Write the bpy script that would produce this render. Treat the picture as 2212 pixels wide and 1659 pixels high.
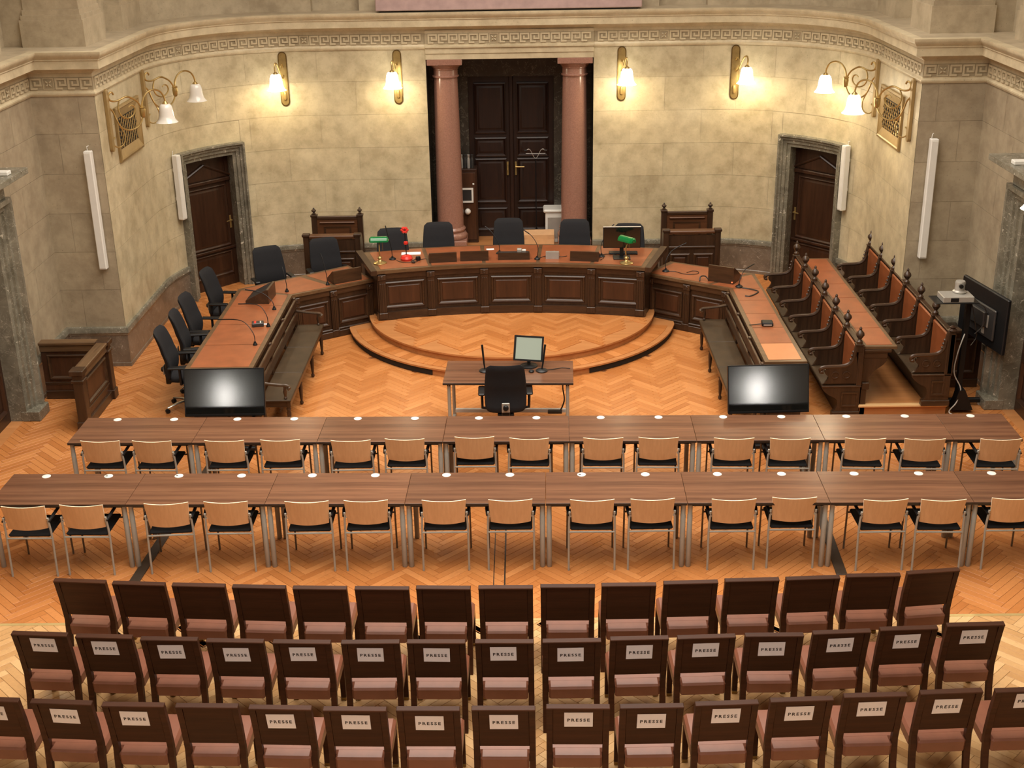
import bpy, bmesh, math, random
import numpy as np
from mathutils import Vector, Matrix

random.seed(7)
PI = math.pi
scene = bpy.context.scene
for o in list(bpy.data.objects):
    bpy.data.objects.remove(o, do_unlink=True)
COL = scene.collection

# ------------------------------------------------------------------ camera
cam = bpy.data.cameras.new('camera')
cam.sensor_fit = 'HORIZONTAL'
cam.sensor_width = 36.0
cam.lens = 2765.14 * 36.0 / 2212.0
cam.clip_end = 200
camo = bpy.data.objects.new('camera', cam)
COL.objects.link(camo)
_r = Vector((0.99985, 0.0068, -0.01595)).normalized()
_f = Vector((-0.01227, 0.92755, -0.3735)).normalized()
_u = _r.cross(_f).normalized()
_r = _f.cross(_u).normalized()
camo.matrix_world = Matrix(((_r.x, _u.x, -_f.x, 0.23234), (_r.y, _u.y, -_f.y, -11.31728),
                            (_r.z, _u.z, -_f.z, 6.57083), (0, 0, 0, 1)))
scene.camera = camo

# ------------------------------------------------------------------ world, exposure
world = bpy.data.worlds.new('world')
scene.world = world
world.use_nodes = True
world.node_tree.nodes['Background'].inputs[0].default_value = (1.0, 0.86, 0.66, 1)
world.node_tree.nodes['Background'].inputs[1].default_value = 0.0
vs = scene.view_settings
vs.view_transform = 'Standard'
vs.look = 'None'
vs.gamma = 1.0
vs.use_curve_mapping = False
vs.exposure = 0.28
SKY_POWER = 1350.0       # daylight through the glazed ceiling (W)
WIN_EMIT = 60.0          # glow of unseen side windows, added and sized for the flat-screen reflections
SHADE_EMIT = 5.0         # glass bell of a lit wall lamp
BULB_POWER = 13.0         # bulb in a lit wall lamp (W)
WARM = (1.0, 0.83, 0.56)
sky = bpy.data.lights.new('skylight_daylight', 'AREA'); sky.shape = 'RECTANGLE'; sky.size = 8.0; sky.size_y = 15.0
sky.spread = math.radians(145); sky.energy = SKY_POWER; sky.color = (1.0, 0.92, 0.82)
skyo = bpy.data.objects.new('skylight_daylight', sky); COL.objects.link(skyo); skyo.location = (0, 0.0, 9.1)

# ------------------------------------------------------------------ mesh helpers
class MB:
    def __init__(s):
        s.v = []; s.f = []
    def add(s, vs_, fs, M=None):
        o = len(s.v)
        if M is not None:
            vs_ = [M @ Vector(p) for p in vs_]
        s.v += [tuple(p) for p in vs_]
        s.f += [tuple(i + o for i in f) for f in fs]
        return s
    def box(s, x0, x1, y0, y1, z0, z1, ch=0.0, M=None):
        if ch <= 0:
            v = [(x0,y0,z0),(x1,y0,z0),(x1,y1,z0),(x0,y1,z0),(x0,y0,z1),(x1,y0,z1),(x1,y1,z1),(x0,y1,z1)]
            f = [(0,3,2,1),(4,5,6,7),(0,1,5,4),(1,2,6,5),(2,3,7,6),(3,0,4,7)]
            return s.add(v, f, M)
        c = ((x0+x1)/2, (y0+y1)/2, (z0+z1)/2); h = ((x1-x0)/2, (y1-y0)/2, (z1-z0)/2)
        ch = min(ch, 0.49*2*min(h))
        v = []; idx = {}
        S = (-1, 1)
        for sx in S:
            for sy in S:
                for sz in S:
                    for a in range(3):
                        p = [0, 0, 0]
                        for b, sg in enumerate((sx, sy, sz)):
                            p[b] = c[b] + sg*(h[b] if b == a else h[b]-ch)
                        idx[(sx, sy, sz, a)] = len(v); v.append(tuple(p))
        f = []
        for a in range(3):
            b, d = [q for q in range(3) if q != a]
            for sg in S:
                q = []
                for (sb, sd) in ((-1,-1),(1,-1),(1,1),(-1,1)):
                    t = [0,0,0]; t[a] = sg; t[b] = sb; t[d] = sd
                    q.append(idx[tuple(t)+(a,)])
                f.append(q)
            for sb in S:
                for sd in S:
                    q = []
                    for sa, ty in ((-1,b),(1,b),(1,d),(-1,d)):
                        t = [0,0,0]; t[a] = sa; t[b] = sb; t[d] = sd
                        q.append(idx[tuple(t)+(ty,)])
                    f.append(q)
        for sx in S:
            for sy in S:
                for sz in S:
                    f.append([idx[(sx,sy,sz,a)] for a in range(3)])
        cc = Vector(c); out = []
        for q in f:
            p = [Vector(v[i]) for i in q]
            n = (p[1]-p[0]).cross(p[2]-p[0]); m = sum(p, Vector())/len(p)
            out.append(tuple(q) if n.dot(m-cc) > 0 else tuple(reversed(q)))
        return s.add(v, out, M)
    def tube(s, pts, r, n=8, caps=True, M=None, flat=1.0):
        pts = [Vector(p) for p in pts]
        rs = r if isinstance(r, (list, tuple)) else [r]*len(pts)
        v = []; f = []
        t0 = (pts[1]-pts[0]).normalized()
        ref = Vector((0,0,1)) if abs(t0.z) < 0.9 else Vector((1,0,0))
        u = t0.cross(ref).normalized()
        for i, p in enumerate(pts):
            if i == 0: t = t0
            elif i == len(pts)-1: t = (pts[i]-pts[i-1]).normalized()
            else: t = ((pts[i+1]-pts[i]).normalized()+(pts[i]-pts[i-1]).normalized()).normalized()
            u = (u - t*u.dot(t)).normalized(); w = t.cross(u)
            for k in range(n):
                a = 2*PI*k/n
                v.append(p + u*math.cos(a)*rs[i] + w*math.sin(a)*rs[i]*flat)
        for i in range(len(pts)-1):
            for k in range(n):
                a = i*n+k; b = i*n+(k+1) % n
                f.append((a, b, b+n, a+n))
        if caps:
            f.append(tuple(reversed(range(n)))); f.append(tuple(range((len(pts)-1)*n, len(pts)*n)))
        return s.add(v, f, M)
    def lathe(s, prof, n=16, M=None, c=(0,0,0)):
        v = []; f = []
        for r, z in prof:
            for k in range(n):
                a = 2*PI*k/n
                v.append((c[0]+r*math.cos(a), c[1]+r*math.sin(a), c[2]+z))
        for i in range(len(prof)-1):
            for k in range(n):
                a = i*n+k; b = i*n+(k+1) % n
                f.append((a, b, b+n, a+n))
        if prof[0][0] > 1e-4: f.append(tuple(reversed(range(n))))
        if prof[-1][0] > 1e-4: f.append(tuple(range((len(prof)-1)*n, len(prof)*n)))
        return s.add(v, f, M)
    def prism(s, poly, a0, a1, axis='z', M=None):
        """extrude a 2D polygon; axis z: (x,y); y: (x,z); x: (y,z)"""
        n = len(poly)
        def P(p, a):
            return (p[0],p[1],a) if axis == 'z' else ((p[0],a,p[1]) if axis == 'y' else (a,p[0],p[1]))
        area = sum(poly[i][0]*poly[(i+1) % n][1]-poly[(i+1) % n][0]*poly[i][1] for i in range(n))
        if (area < 0) != (axis == 'y'): poly = poly[::-1]
        v = [P(p, a0) for p in poly]+[P(p, a1) for p in poly]
        f = [tuple(reversed(range(n))), tuple(range(n, 2*n))]
        for i in range(n):
            j = (i+1) % n
            f.append((i, j, j+n, i+n))
        return s.add(v, f, M)
    def loft(s, loops, closed=False, M=None, flip=False):
        n = len(loops[0]); v = [p for l in loops for p in l]; f = []
        for i in range(len(loops)-1):
            for k in range(n if closed else n-1):
                a = i*n+k; b = i*n+(k+1) % n
                q = (a, b, b+n, a+n)
                f.append(q[::-1] if flip else q)
        return s.add(v, f, M)
    def frame(s, w, h, prof, cx=0, cz=0, y=0, M=None):
        """mitred picture-frame moulding in XZ facing -Y; prof = [(inset, depth)]"""
        loops = []
        for e, d in prof:
            a, b = w/2-e, h/2-e
            loops.append([(cx-a,y-d,cz-b),(cx+a,y-d,cz-b),(cx+a,y-d,cz+b),(cx-a,y-d,cz+b)])
        return s.loft(loops, True, M, flip=False)
    def mesh(s, name, smooth=35):
        me = bpy.data.meshes.new(name)
        me.from_pydata(s.v, [], s.f)
        me.update()
        if smooth:
            me.polygons.foreach_set('use_smooth', [True]*len(me.polygons))
            me.set_sharp_from_angle(angle=math.radians(smooth))
        return me

def T(x=0, y=0, z=0): return Matrix.Translation((x, y, z))
def RZ(a): return Matrix.Rotation(a, 4, 'Z')
def RX(a): return Matrix.Rotation(a, 4, 'X')
def RY(a): return Matrix.Rotation(a, 4, 'Y')
def FIX(mb):
    """recalculate normals outward"""
    me = mb.mesh('tmp', 0); bm = bmesh.new(); bm.from_mesh(me)
    bmesh.ops.recalc_face_normals(bm, faces=bm.faces)
    bm.to_mesh(me); bm.free()
    return me

MAT = {}
def obj(name, m, mat, parent=None, loc=None, rot=None, M=None, smooth=35):
    me = m.mesh(name, smooth) if isinstance(m, MB) else m
    if mat is not None and not me.materials:
        me.materials.append(MAT[mat])
    o = bpy.data.objects.new(name, me)
    COL.objects.link(o)
    if parent is not None: o.parent = parent
    if loc is not None: o.location = loc
    if rot is not None: o.rotation_euler = rot
    if M is not None: o.matrix_local = M
    if mat is not None and me.materials[0] is not MAT[mat]:
        o.material_slots[0].link = 'OBJECT'; o.material_slots[0].material = MAT[mat]
    return o
def tag(o, label=None, cat=None, group=None, kind=None):
    if label: o['label'] = label
    if cat: o['category'] = cat
    if group: o['group'] = group
    if kind: o['kind'] = kind
    return o
def thing(name, label, cat, loc=(0,0,0), rz=0.0, group=None):
    o = bpy.data.objects.new(name, None)
    COL.objects.link(o)
    o.empty_display_size = 0.1
    o.location = loc; o.rotation_euler = (0, 0, rz)
    return tag(o, label, cat, group)
def struct(name, m, mat, parent=None, smooth=35):
    o = obj(name, m, mat, parent, smooth=smooth)
    if parent is None: o['kind'] = 'structure'
    return o
CHILD = {}
def copy_tree(root, loc, rz, label=None, group=None):
    r = root.copy(); COL.objects.link(r)
    r.location = loc; r.rotation_euler = (0, 0, rz)
    if label: r['label'] = label
    if group: r['group'] = group
    for ch in list(root.children):
        c = ch.copy(); COL.objects.link(c); c.parent = r
        for g in list(ch.children):
            d = g.copy(); COL.objects.link(d); d.parent = c
    return r
ORD = ['first','second','third','fourth','fifth','sixth','seventh','eighth','ninth','tenth','eleventh','twelfth','thirteenth','fourteenth','fifteenth']
def nth(i, n, side='left'):
    if i == 0: return 'leftmost' if side == 'left' else 'nearest'
    if i == n-1: return 'rightmost' if side == 'left' else 'farthest'
    return ORD[i] + (' from left' if side == 'left' else ' from the front')

# ------------------------------------------------------------------ materials
def newmat(name):
    m = bpy.data.materials.new(name); m.use_nodes = True
    nt = m.node_tree; nt.nodes.clear()
    out = nt.nodes.new('ShaderNodeOutputMaterial'); b = nt.nodes.new('ShaderNodeBsdfPrincipled')
    nt.links.new(b.outputs[0], out.inputs[0])
    MAT[name] = m
    return m, nt, b
def N(nt, t, **k):
    n = nt.nodes.new(t)
    for a, v in k.items(): setattr(n, a, v)
    return n
def ramp(nt, fac, stops):
    r = N(nt, 'ShaderNodeValToRGB')
    el = r.color_ramp.elements
    while len(el) < len(stops): el.new(0.5)
    for e, (p, c) in zip(el, stops):
        e.position = p; e.color = (*c, 1)
    nt.links.new(fac, r.inputs[0])
    return r
def coords(nt, scale=(1,1,1), kind='Object', rot=(0,0,0)):
    tc = N(nt, 'ShaderNodeTexCoord'); mp = N(nt, 'ShaderNodeMapping')
    mp.inputs['Scale'].default_value = scale; mp.inputs['Rotation'].default_value = rot
    nt.links.new(tc.outputs[kind], mp.inputs[0])
    return mp.outputs[0]
def noise(nt, vec, scale, detail=4, rough=0.55, dist=0.0):
    n = N(nt, 'ShaderNodeTexNoise')
    n.inputs['Scale'].default_value = scale; n.inputs['Detail'].default_value = detail
    n.inputs['Roughness'].default_value = rough; n.inputs['Distortion'].default_value = dist
    nt.links.new(vec, n.inputs['Vector'])
    return n.outputs['Fac']
def mixc(nt, fac, a, b, mode='MIX'):
    m = N(nt, 'ShaderNodeMix', data_type='RGBA', blend_type=mode)
    for sock, val in ((m.inputs[0], fac), (m.inputs[6], a), (m.inputs[7], b)):
        if isinstance(val, (int, float)): sock.default_value = val
        elif isinstance(val, tuple): sock.default_value = (*val, 1)
        else: nt.links.new(val, sock)
    return m.outputs[2]
def bump(nt, b, h, s=0.2, d=0.01):
    n = N(nt, 'ShaderNodeBump'); n.inputs['Strength'].default_value = s; n.inputs['Distance'].default_value = d
    nt.links.new(h, n.inputs['Height']); nt.links.new(n.outputs[0], b.inputs['Normal'])
def plain(name, col, rough=0.5, metal=0.0, spec=0.5, var=0.0, vs_=8.0, coat=0.0, bmp=0.0, emit=None, es=0.0, trans=0.0):
    m, nt, b = newmat(name)
    b.inputs['Base Color'].default_value = (*col, 1)
    b.inputs['Roughness'].default_value = rough; b.inputs['Metallic'].default_value = metal
    b.inputs['Specular IOR Level'].default_value = spec
    b.inputs['Coat Weight'].default_value = coat; b.inputs['Coat Roughness'].default_value = 0.15
    b.inputs['Transmission Weight'].default_value = trans
    v = coords(nt)
    f = noise(nt, v, vs_)
    lo = tuple(c*(1-var) for c in col); hi = tuple(min(1, c*(1+var)) for c in col)
    nt.links.new(ramp(nt, f, [(0.3, lo), (0.7, hi)]).outputs[0], b.inputs['Base Color'])
    if bmp: bump(nt, b, noise(nt, v, vs_*12), bmp, 0.004)
    if emit:
        b.inputs['Emission Color'].default_value = (*emit, 1); b.inputs['Emission Strength'].default_value = es
    return m
def wood(name, c1, c2, axis='x', rough=0.4, fine=60.0, coat=0.0, spec=0.5, objvar=0.0, streak=0.06):
    m, nt, b = newmat(name)
    sc = {'x': (streak, 1, 1), 'y': (1, streak, 1), 'z': (1, 1, streak)}[axis]
    v = coords(nt, sc)
    f1 = noise(nt, v, fine, 5, 0.6, 0.4); f2 = noise(nt, v, fine*0.22, 3, 0.5)
    a = N(nt, 'ShaderNodeMath', operation='ADD'); nt.links.new(f1, a.inputs[0]); nt.links.new(f2, a.inputs[1])
    h = N(nt, 'ShaderNodeMath', operation='MULTIPLY'); nt.links.new(a.outputs[0], h.inputs[0]); h.inputs[1].default_value = 0.5
    r = ramp(nt, h.outputs[0], [(0.36, c1), (0.64, c2)])
    c = r.outputs[0]
    if objvar:
        oi = N(nt, 'ShaderNodeObjectInfo')
        hv = N(nt, 'ShaderNodeHueSaturation')
        mr = N(nt, 'ShaderNodeMapRange'); mr.inputs[3].default_value = 1-objvar; mr.inputs[4].default_value = 1+objvar
        nt.links.new(oi.outputs['Random'], mr.inputs[0]); nt.links.new(mr.outputs[0], hv.inputs['Value'])
        nt.links.new(c, hv.inputs['Color']); c = hv.outputs[0]
    nt.links.new(c, b.inputs['Base Color'])
    b.inputs['Roughness'].default_value = rough; b.inputs['Coat Weight'].default_value = coat
    b.inputs['Coat Roughness'].default_value = 0.2; b.inputs['Specular IOR Level'].default_value = spec
    bump(nt, b, f1, 0.12, 0.002)
    return m
def marble(name, dark, mid, light, scale=3.0, vein=0.6, rough=0.28, speck=0.5):
    m, nt, b = newmat(name)
    v = coords(nt)
    f = noise(nt, v, scale, 6, 0.6, 0.6)
    base = ramp(nt, f, [(0.3, dark), (0.7, mid)]).outputs[0]
    vn = noise(nt, v, scale*1.1, 5, 0.62, 1.4)
    d = N(nt, 'ShaderNodeMath', operation='SUBTRACT'); nt.links.new(vn, d.inputs[0]); d.inputs[1].default_value = 0.5
    ab = N(nt, 'ShaderNodeMath', operation='ABSOLUTE'); nt.links.new(d.outputs[0], ab.inputs[0])
    vm = ramp(nt, ab.outputs[0], [(0.0, (vein,)*3), (0.006, (0,)*3)]).outputs[0]
    base = mixc(nt, vm, base, light)
    sp = noise(nt, v, scale*3.2, 4, 0.62, 0.8)
    sm = ramp(nt, sp, [(0.635, (0,)*3), (0.70, (speck,)*3)]).outputs[0]
    base = mixc(nt, sm, base, light)
    nt.links.new(base, b.inputs['Base Color'])
    b.inputs['Roughness'].default_value = rough
    return m

# limestone with soft mottling; every panel a little different
def limestone(name, a, bb, c, objvar=0.06, rough=0.42, scale=0.9):
    m, nt, b = newmat(name)
    v = coords(nt, kind='Object')
    oi = N(nt, 'ShaderNodeObjectInfo')
    f1 = noise(nt, v, scale, 6, 0.6, 0.2); f2 = noise(nt, v, scale*5, 6, 0.65); f3 = noise(nt, v, scale*55, 2, 0.5)
    col = ramp(nt, f1, [(0.34, a), (0.52, bb), (0.68, c)]).outputs[0]
    col = mixc(nt, 0.42, col, ramp(nt, f2, [(0.36, tuple(x*0.68 for x in a)), (0.62, c)]).outputs[0])
    sp = ramp(nt, f3, [(0.24, (0.45,)*3), (0.32, (1.0,)*3), (0.72, (1.0,)*3), (0.80, (1.18,)*3)]).outputs[0]
    col = mixc(nt, 0.75, col, sp, 'MULTIPLY')
    hv = N(nt, 'ShaderNodeHueSaturation'); mr = N(nt, 'ShaderNodeMapRange')
    mr.inputs[3].default_value = 1-objvar; mr.inputs[4].default_value = 1+objvar
    nt.links.new(oi.outputs['Random'], mr.inputs[0]); nt.links.new(mr.outputs[0], hv.inputs['Value'])
    nt.links.new(col, hv.inputs['Color'])
    nt.links.new(hv.outputs[0], b.inputs['Base Color'])
    b.inputs['Roughness'].default_value = rough; b.inputs['Specular IOR Level'].default_value = 0.4
    bump(nt, b, f2, 0.06, 0.01)
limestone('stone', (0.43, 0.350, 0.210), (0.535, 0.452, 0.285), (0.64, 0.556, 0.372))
limestone('stone_trim', (0.50, 0.41, 0.26), (0.58, 0.49, 0.32), (0.64, 0.55, 0.37), objvar=0.03, rough=0.38)
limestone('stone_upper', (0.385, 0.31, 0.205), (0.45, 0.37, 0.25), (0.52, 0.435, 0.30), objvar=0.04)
limestone('stone_groove_shade', (0.30, 0.24, 0.145), (0.36, 0.295, 0.185), (0.42, 0.35, 0.23), objvar=0.02)  # trim stone darkened: groove shade of the Greek key put into the colour
limestone('stone_pink_dimmed', (0.31, 0.245, 0.162), (0.37, 0.30, 0.20), (0.43, 0.36, 0.245), objvar=0.05)  # side-wall stone, lowered in tone to paint in the weaker lamp light there
marble('marble_grey', (0.105, 0.096, 0.070), (0.225, 0.205, 0.155), (0.62, 0.57, 0.46), 4.5, 0.6, 0.26, 0.9)
marble('marble_red', (0.115, 0.088, 0.062), (0.20, 0.155, 0.112), (0.52, 0.46, 0.37), 3.6, 0.5, 0.28, 0.6)
marble('marble_dark', (0.03, 0.026, 0.021), (0.07, 0.06, 0.046), (0.30, 0.27, 0.21), 2.6, 0.6, 0.24, 0.25)
plain('granite_pink', (0.30, 0.155, 0.112), 0.22, var=0.16, vs_=60)
plain('pink_slab', (0.46, 0.33, 0.31), 0.3, var=0.12, vs_=6)

def parquet(name, lo, mid, hi, rough=0.3):
    m, nt, b = newmat(name)
    g = N(nt, 'ShaderNodeNewGeometry'); oi = N(nt, 'ShaderNodeObjectInfo')
    s = N(nt, 'ShaderNodeMath', operation='ADD'); nt.links.new(g.outputs['Random Per Island'], s.inputs[0]); nt.links.new(oi.outputs['Random'], s.inputs[1])
    fr = N(nt, 'ShaderNodeMath', operation='FRACT'); nt.links.new(s.outputs[0], fr.inputs[0])
    col = ramp(nt, fr.outputs[0], [(0.0, lo), (0.55, mid), (1.0, hi)]).outputs[0]
    v = coords(nt)
    w = noise(nt, v, 26.0, 4, 0.6)
    col = mixc(nt, 0.5, col, ramp(nt, w, [(0.3, (0.84,)*3), (0.7, (1.10,)*3)]).outputs[0], 'MULTIPLY')
    big = noise(nt, v, 0.7, 3, 0.5)
    col = mixc(nt, 0.5, col, ramp(nt, big, [(0.3, (0.86, 0.84, 0.80)), (0.7, (1.08, 1.08, 1.08))]).outputs[0], 'MULTIPLY')
    nt.links.new(col, b.inputs['Base Color'])
    rr = ramp(nt, noise(nt, v, 3.0, 3), [(0.3, (rough-0.06,)*3), (0.7, (rough+0.08,)*3)])
    nt.links.new(rr.outputs[0], b.inputs['Roughness'])
    b.inputs['Specular IOR Level'].default_value = 0.4
parquet('parquet', (0.425, 0.153, 0.041), (0.495, 0.192, 0.056), (0.57, 0.238, 0.078))
parquet('parquet_pale', (0.48, 0.26, 0.10), (0.58, 0.345, 0.15), (0.68, 0.44, 0.21))
plain('floor_base', (0.22, 0.085, 0.03), 0.6, var=0.1)
wood('step_wood', (0.40, 0.16, 0.05), (0.53, 0.235, 0.085), 'x', 0.32, 40)
wood('pine_edge', (0.62, 0.36, 0.15), (0.74, 0.47, 0.22), 'x', 0.4, 40)

wood('dark_oak', (0.024, 0.0112, 0.0052), (0.058, 0.027, 0.0125), 'z', 0.36, 55, spec=0.5)
wood('dark_oak_h', (0.027, 0.0125, 0.0058), (0.068, 0.032, 0.0145), 'x', 0.34, 55)
wood('panel_oak', (0.036, 0.014, 0.0062), (0.075, 0.029, 0.0125), 'z', 0.34, 55)
wood('door_wood', (0.019, 0.0075, 0.0036), (0.046, 0.0180, 0.0082), 'z', 0.34, 45)
wood('clerk_wood', (0.070, 0.026, 0.010), (0.125, 0.050, 0.020), 'x', 0.34, 45)
wood('portal_wood_shaded', (0.012, 0.0045, 0.0024), (0.028, 0.010, 0.005), 'z', 0.4, 45)  # door wood darkened further: shade of the deep portal put into the colour
wood('desk_edge', (0.075, 0.040, 0.018), (0.15, 0.085, 0.040), 'x', 0.34, 50)
wood('bench_wood', (0.040, 0.022, 0.011), (0.085, 0.050, 0.026), 'y', 0.30, 45)
wood('chair_wood', (0.033, 0.0105, 0.0038), (0.062, 0.0200, 0.0072), 'x', 0.5, 50, objvar=0.12, spec=0.2)
wood('table_walnut', (0.090, 0.038, 0.020), (0.20, 0.092, 0.048), 'x', 0.25, 26, objvar=0.10, streak=0.045)
wood('beech', (0.58, 0.335, 0.165), (0.68, 0.41, 0.21), 'z', 0.36, 40, objvar=0.05)
wood('beech_edge', (0.88, 0.74, 0.52), (0.94, 0.82, 0.62), 'x', 0.4, 60)
plain('table_edge', (0.030, 0.018, 0.012), 0.4, var=0.2)
plain('leather_tan', (0.275, 0.084, 0.031), 0.34, var=0.16, vs_=5, bmp=0.06)
plain('leather_new', (0.53, 0.21, 0.085), 0.36, var=0.07, vs_=4, bmp=0.05)
plain('leather_back', (0.25, 0.070, 0.022), 0.36, var=0.14, vs_=5, bmp=0.06)
plain('leather_seat', (0.185, 0.068, 0.038), 0.34, var=0.12, vs_=6, bmp=0.05)
plain('bench_seat', (0.046, 0.028, 0.014), 0.5, spec=0.3, var=0.25, vs_=5)
plain('fabric_navy', (0.015, 0.0148, 0.0168), 0.85, var=0.12, vs_=90, bmp=0.3, spec=0.25)
plain('fabric_black', (0.006, 0.006, 0.007), 0.8, var=0.15, vs_=90, bmp=0.3, spec=0.3)
plain('plastic_black', (0.007, 0.007, 0.0075), 0.42, spec=0.35, var=0.1)
plain('plastic_dark', (0.030, 0.028, 0.027), 0.35, var=0.1)
plain('tube_grey', (0.36, 0.345, 0.30), 0.42, metal=0.12, var=0.06)
plain('steel_grey', (0.20, 0.175, 0.14), 0.4, metal=0.5, var=0.1)
plain('chrome', (0.62, 0.60, 0.56), 0.18, metal=1.0, var=0.05)
plain('brass', (0.50, 0.36, 0.14), 0.28, metal=0.75, var=0.12, vs_=15)
plain('brass_dark', (0.26, 0.175, 0.065), 0.34, metal=1.0, var=0.2, vs_=15)
plain('brass_paint', (0.32, 0.215, 0.085), 0.42, metal=0.35, var=0.12)
plain('white_plastic', (0.72, 0.70, 0.64), 0.4, var=0.03)
plain('grommet', (0.78, 0.76, 0.70), 0.4, var=0.03)
plain('silver', (0.42, 0.40, 0.36), 0.35, metal=0.4, var=0.05)
plain('paper', (0.88, 0.86, 0.87), 0.7, var=0.03)
plain('ink', (0.022, 0.020, 0.020), 0.6, var=0.05)
plain('cardboard', (0.62, 0.36, 0.17), 0.7, var=0.08)
plain('red_plastic', (0.62, 0.03, 0.02), 0.3, var=0.1)
plain('green_glass', (0.002, 0.145, 0.035), 0.16, var=0.1, coat=0.3)
plain('screen', (0.006, 0.0065, 0.006), 0.11, spec=0.75, var=0.05)
plain('screen_lit', (0.10, 0.11, 0.085), 0.35, var=0.04, emit=(0.52, 0.56, 0.42), es=0.45)
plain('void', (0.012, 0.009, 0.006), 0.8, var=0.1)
plain('cable_dark', (0.020, 0.015, 0.011), 0.45, var=0.2)
plain('cable_white', (0.55, 0.53, 0.48), 0.45, var=0.05)
plain('glass_off', (0.78, 0.75, 0.68), 0.12, var=0.02, coat=0.5)
plain('glass_lit', (0.9, 0.86, 0.75), 0.2, var=0.02, emit=(1.0, 0.90, 0.68), es=SHADE_EMIT)
plain('globe_lit', (0.9, 0.86, 0.75), 0.3, var=0.02, emit=(1.0, 0.88, 0.66), es=6.0)
plain('pane_sky', (0.8, 0.8, 0.8), 0.3, var=0.02, emit=(1.0, 0.93, 0.84), es=0.6)
plain('pane_lit', (0.8, 0.8, 0.8), 0.3, var=0.02, emit=(1.0, 0.96, 0.90), es=WIN_EMIT)
plain('plaster', (0.62, 0.56, 0.44), 0.7, var=0.05)
plain('strip_dark', (0.045, 0.030, 0.020), 0.4, var=0.2)
plain('strip_brass', (0.66, 0.50, 0.22), 0.35, metal=0.5, var=0.05)
plain('led_red', (0.6, 0.05, 0.02), 0.3, emit=(1.0, 0.15, 0.05), es=2.0)

# ------------------------------------------------------------------ plan of the hall
XW, YB, RA, CX, CY, YP, XS, YR, ZCEIL = 5.5, 10.17, 2.15, 3.35, 8.02, 5.9, 6.35, -14.5, 9.2
ZSK, ZC, PX = 0.594, 3.877, 1.38
def arcpts(a0, a1, n, r=RA):
    return [(CX + r*math.cos(a0+(a1-a0)*i/n), CY + r*math.sin(a0+(a1-a0)*i/n)) for i in range(n+1)]
# right half, from portal edge to the pilaster: (x, y)
half = [(PX, YB)] + [(x, y) for x, y in reversed(arcpts(0, PI/2, 24))] + [(XW, YP), (XS, YP), (XS, YR)]
fullpath = [(-x, y) for x, y in reversed(half)] + half          # left front -> right front
def offset_path(path, d):
    """offset a polyline to its right side (into the room) by d, mitred"""
    out = []
    n = len(path)
    for i, p in enumerate(path):
        p = Vector(p)
        ns = []
        if i > 0:
            t = (p-Vector(path[i-1])).normalized(); ns.append(Vector((t.y, -t.x)))
        if i < n-1:
            t = (Vector(path[i+1])-p).normalized(); ns.append(Vector((t.y, -t.x)))
        if len(ns) == 1: m = ns[0]*d
        else:
            b = ns[0]+ns[1]; b.normalize(); m = b*(d/max(0.3, b.dot(ns[0])))
        out.append((p.x+m.x, p.y+m.y))
    return out
class Path:
    """distance along a polyline -> point and tangent"""
    def __init__(s, pts):
        s.p = [Vector(p) for p in pts]; s.c = [0.0]
        for i in range(len(pts)-1): s.c.append(s.c[-1]+(s.p[i+1]-s.p[i]).length)
        s.L = s.c[-1]
    def at(s, d, off=0.0):
        d = max(0.0, min(s.L, d)); i = 0
        while i < len(s.c)-2 and s.c[i+1] < d: i += 1
        t = (s.p[i+1]-s.p[i]).normalized(); q = s.p[i]+t*(d-s.c[i])
        return (q.x+t.y*off, q.y-t.x*off), t
def sweep(path, prof):
    """prof: [(offset into room, z)] swept along path"""
    mb = MB()
    mb.loft([[(x, y, z) for x, y in offset_path(path, e)] for e, z in prof], False, flip=True)
    return mb

# ------------------------------------------------------------------ floor
fl = MB(); fl.box(-XS-0.5, XS+0.5, YR-0.5, 12.0, -0.2, -0.012)
floor = struct('floor', fl, 'floor_base')
Lb, Wb = 0.48, 0.08
def herring(x0, x1, y0, y1, keep):
    res = []
    s2 = math.sqrt(2)
    K = int((y1-y0)/(Wb*s2))+30
    Mn = int((x1-x0)/(Lb*s2))+6
    oy = (y0+y1)/2; ox = (x0+x1)/2
    for m in range(-Mn, Mn+1):
        for k in range(-K, K+1):
            u0 = k*Wb+m*Lb; v0 = k*Wb-m*Lb
            for (a, b, c, d) in ((u0, u0+Lb, v0, v0+Wb), (u0+Lb, u0+Lb+Wb, v0+Wb-Lb, v0+Wb)):
                u, v = (a+c-c+b)/2, (c+d)/2
                x = (u-v)/s2+ox; y = (u+v)/s2+oy
                if x0 < x < x1 and y0 < y < y1 and keep(x, y):
                    res.append((x, y, PI/4 if (b-a) > (d-c) else -PI/4))
    return res
def in_podium(x, y):
    return (y > 7.6 and abs(x) < 2.3) or math.hypot(x, y-7.62) < 2.38 or (4.6 < x < 5.4 and 3.95 < y < 8.3)
def blockmesh(name, h=0.012):
    mb = MB(); g = 0.0012; a, b, c = Lb/2-g, Wb/2-g, 0.0018
    v = [(-a,-b,-h),(a,-b,-h),(a,b,-h),(-a,b,-h),(-a,-b,-c),(a,-b,-c),(a,b,-c),(-a,b,-c),(-a+c,-b+c,0),(a-c,-b+c,0),(a-c,b-c,0),(-a+c,b-c,0)]
    f = [(8,9,10,11)]
    for k in range(4):
        j = (k+1) % 4
        f += [(k, j, j+4, k+4), (k+4, j+4, j+8, k+8)]
    mb.add(v, f); return mb
BLK = blockmesh('parquet_block')
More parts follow.
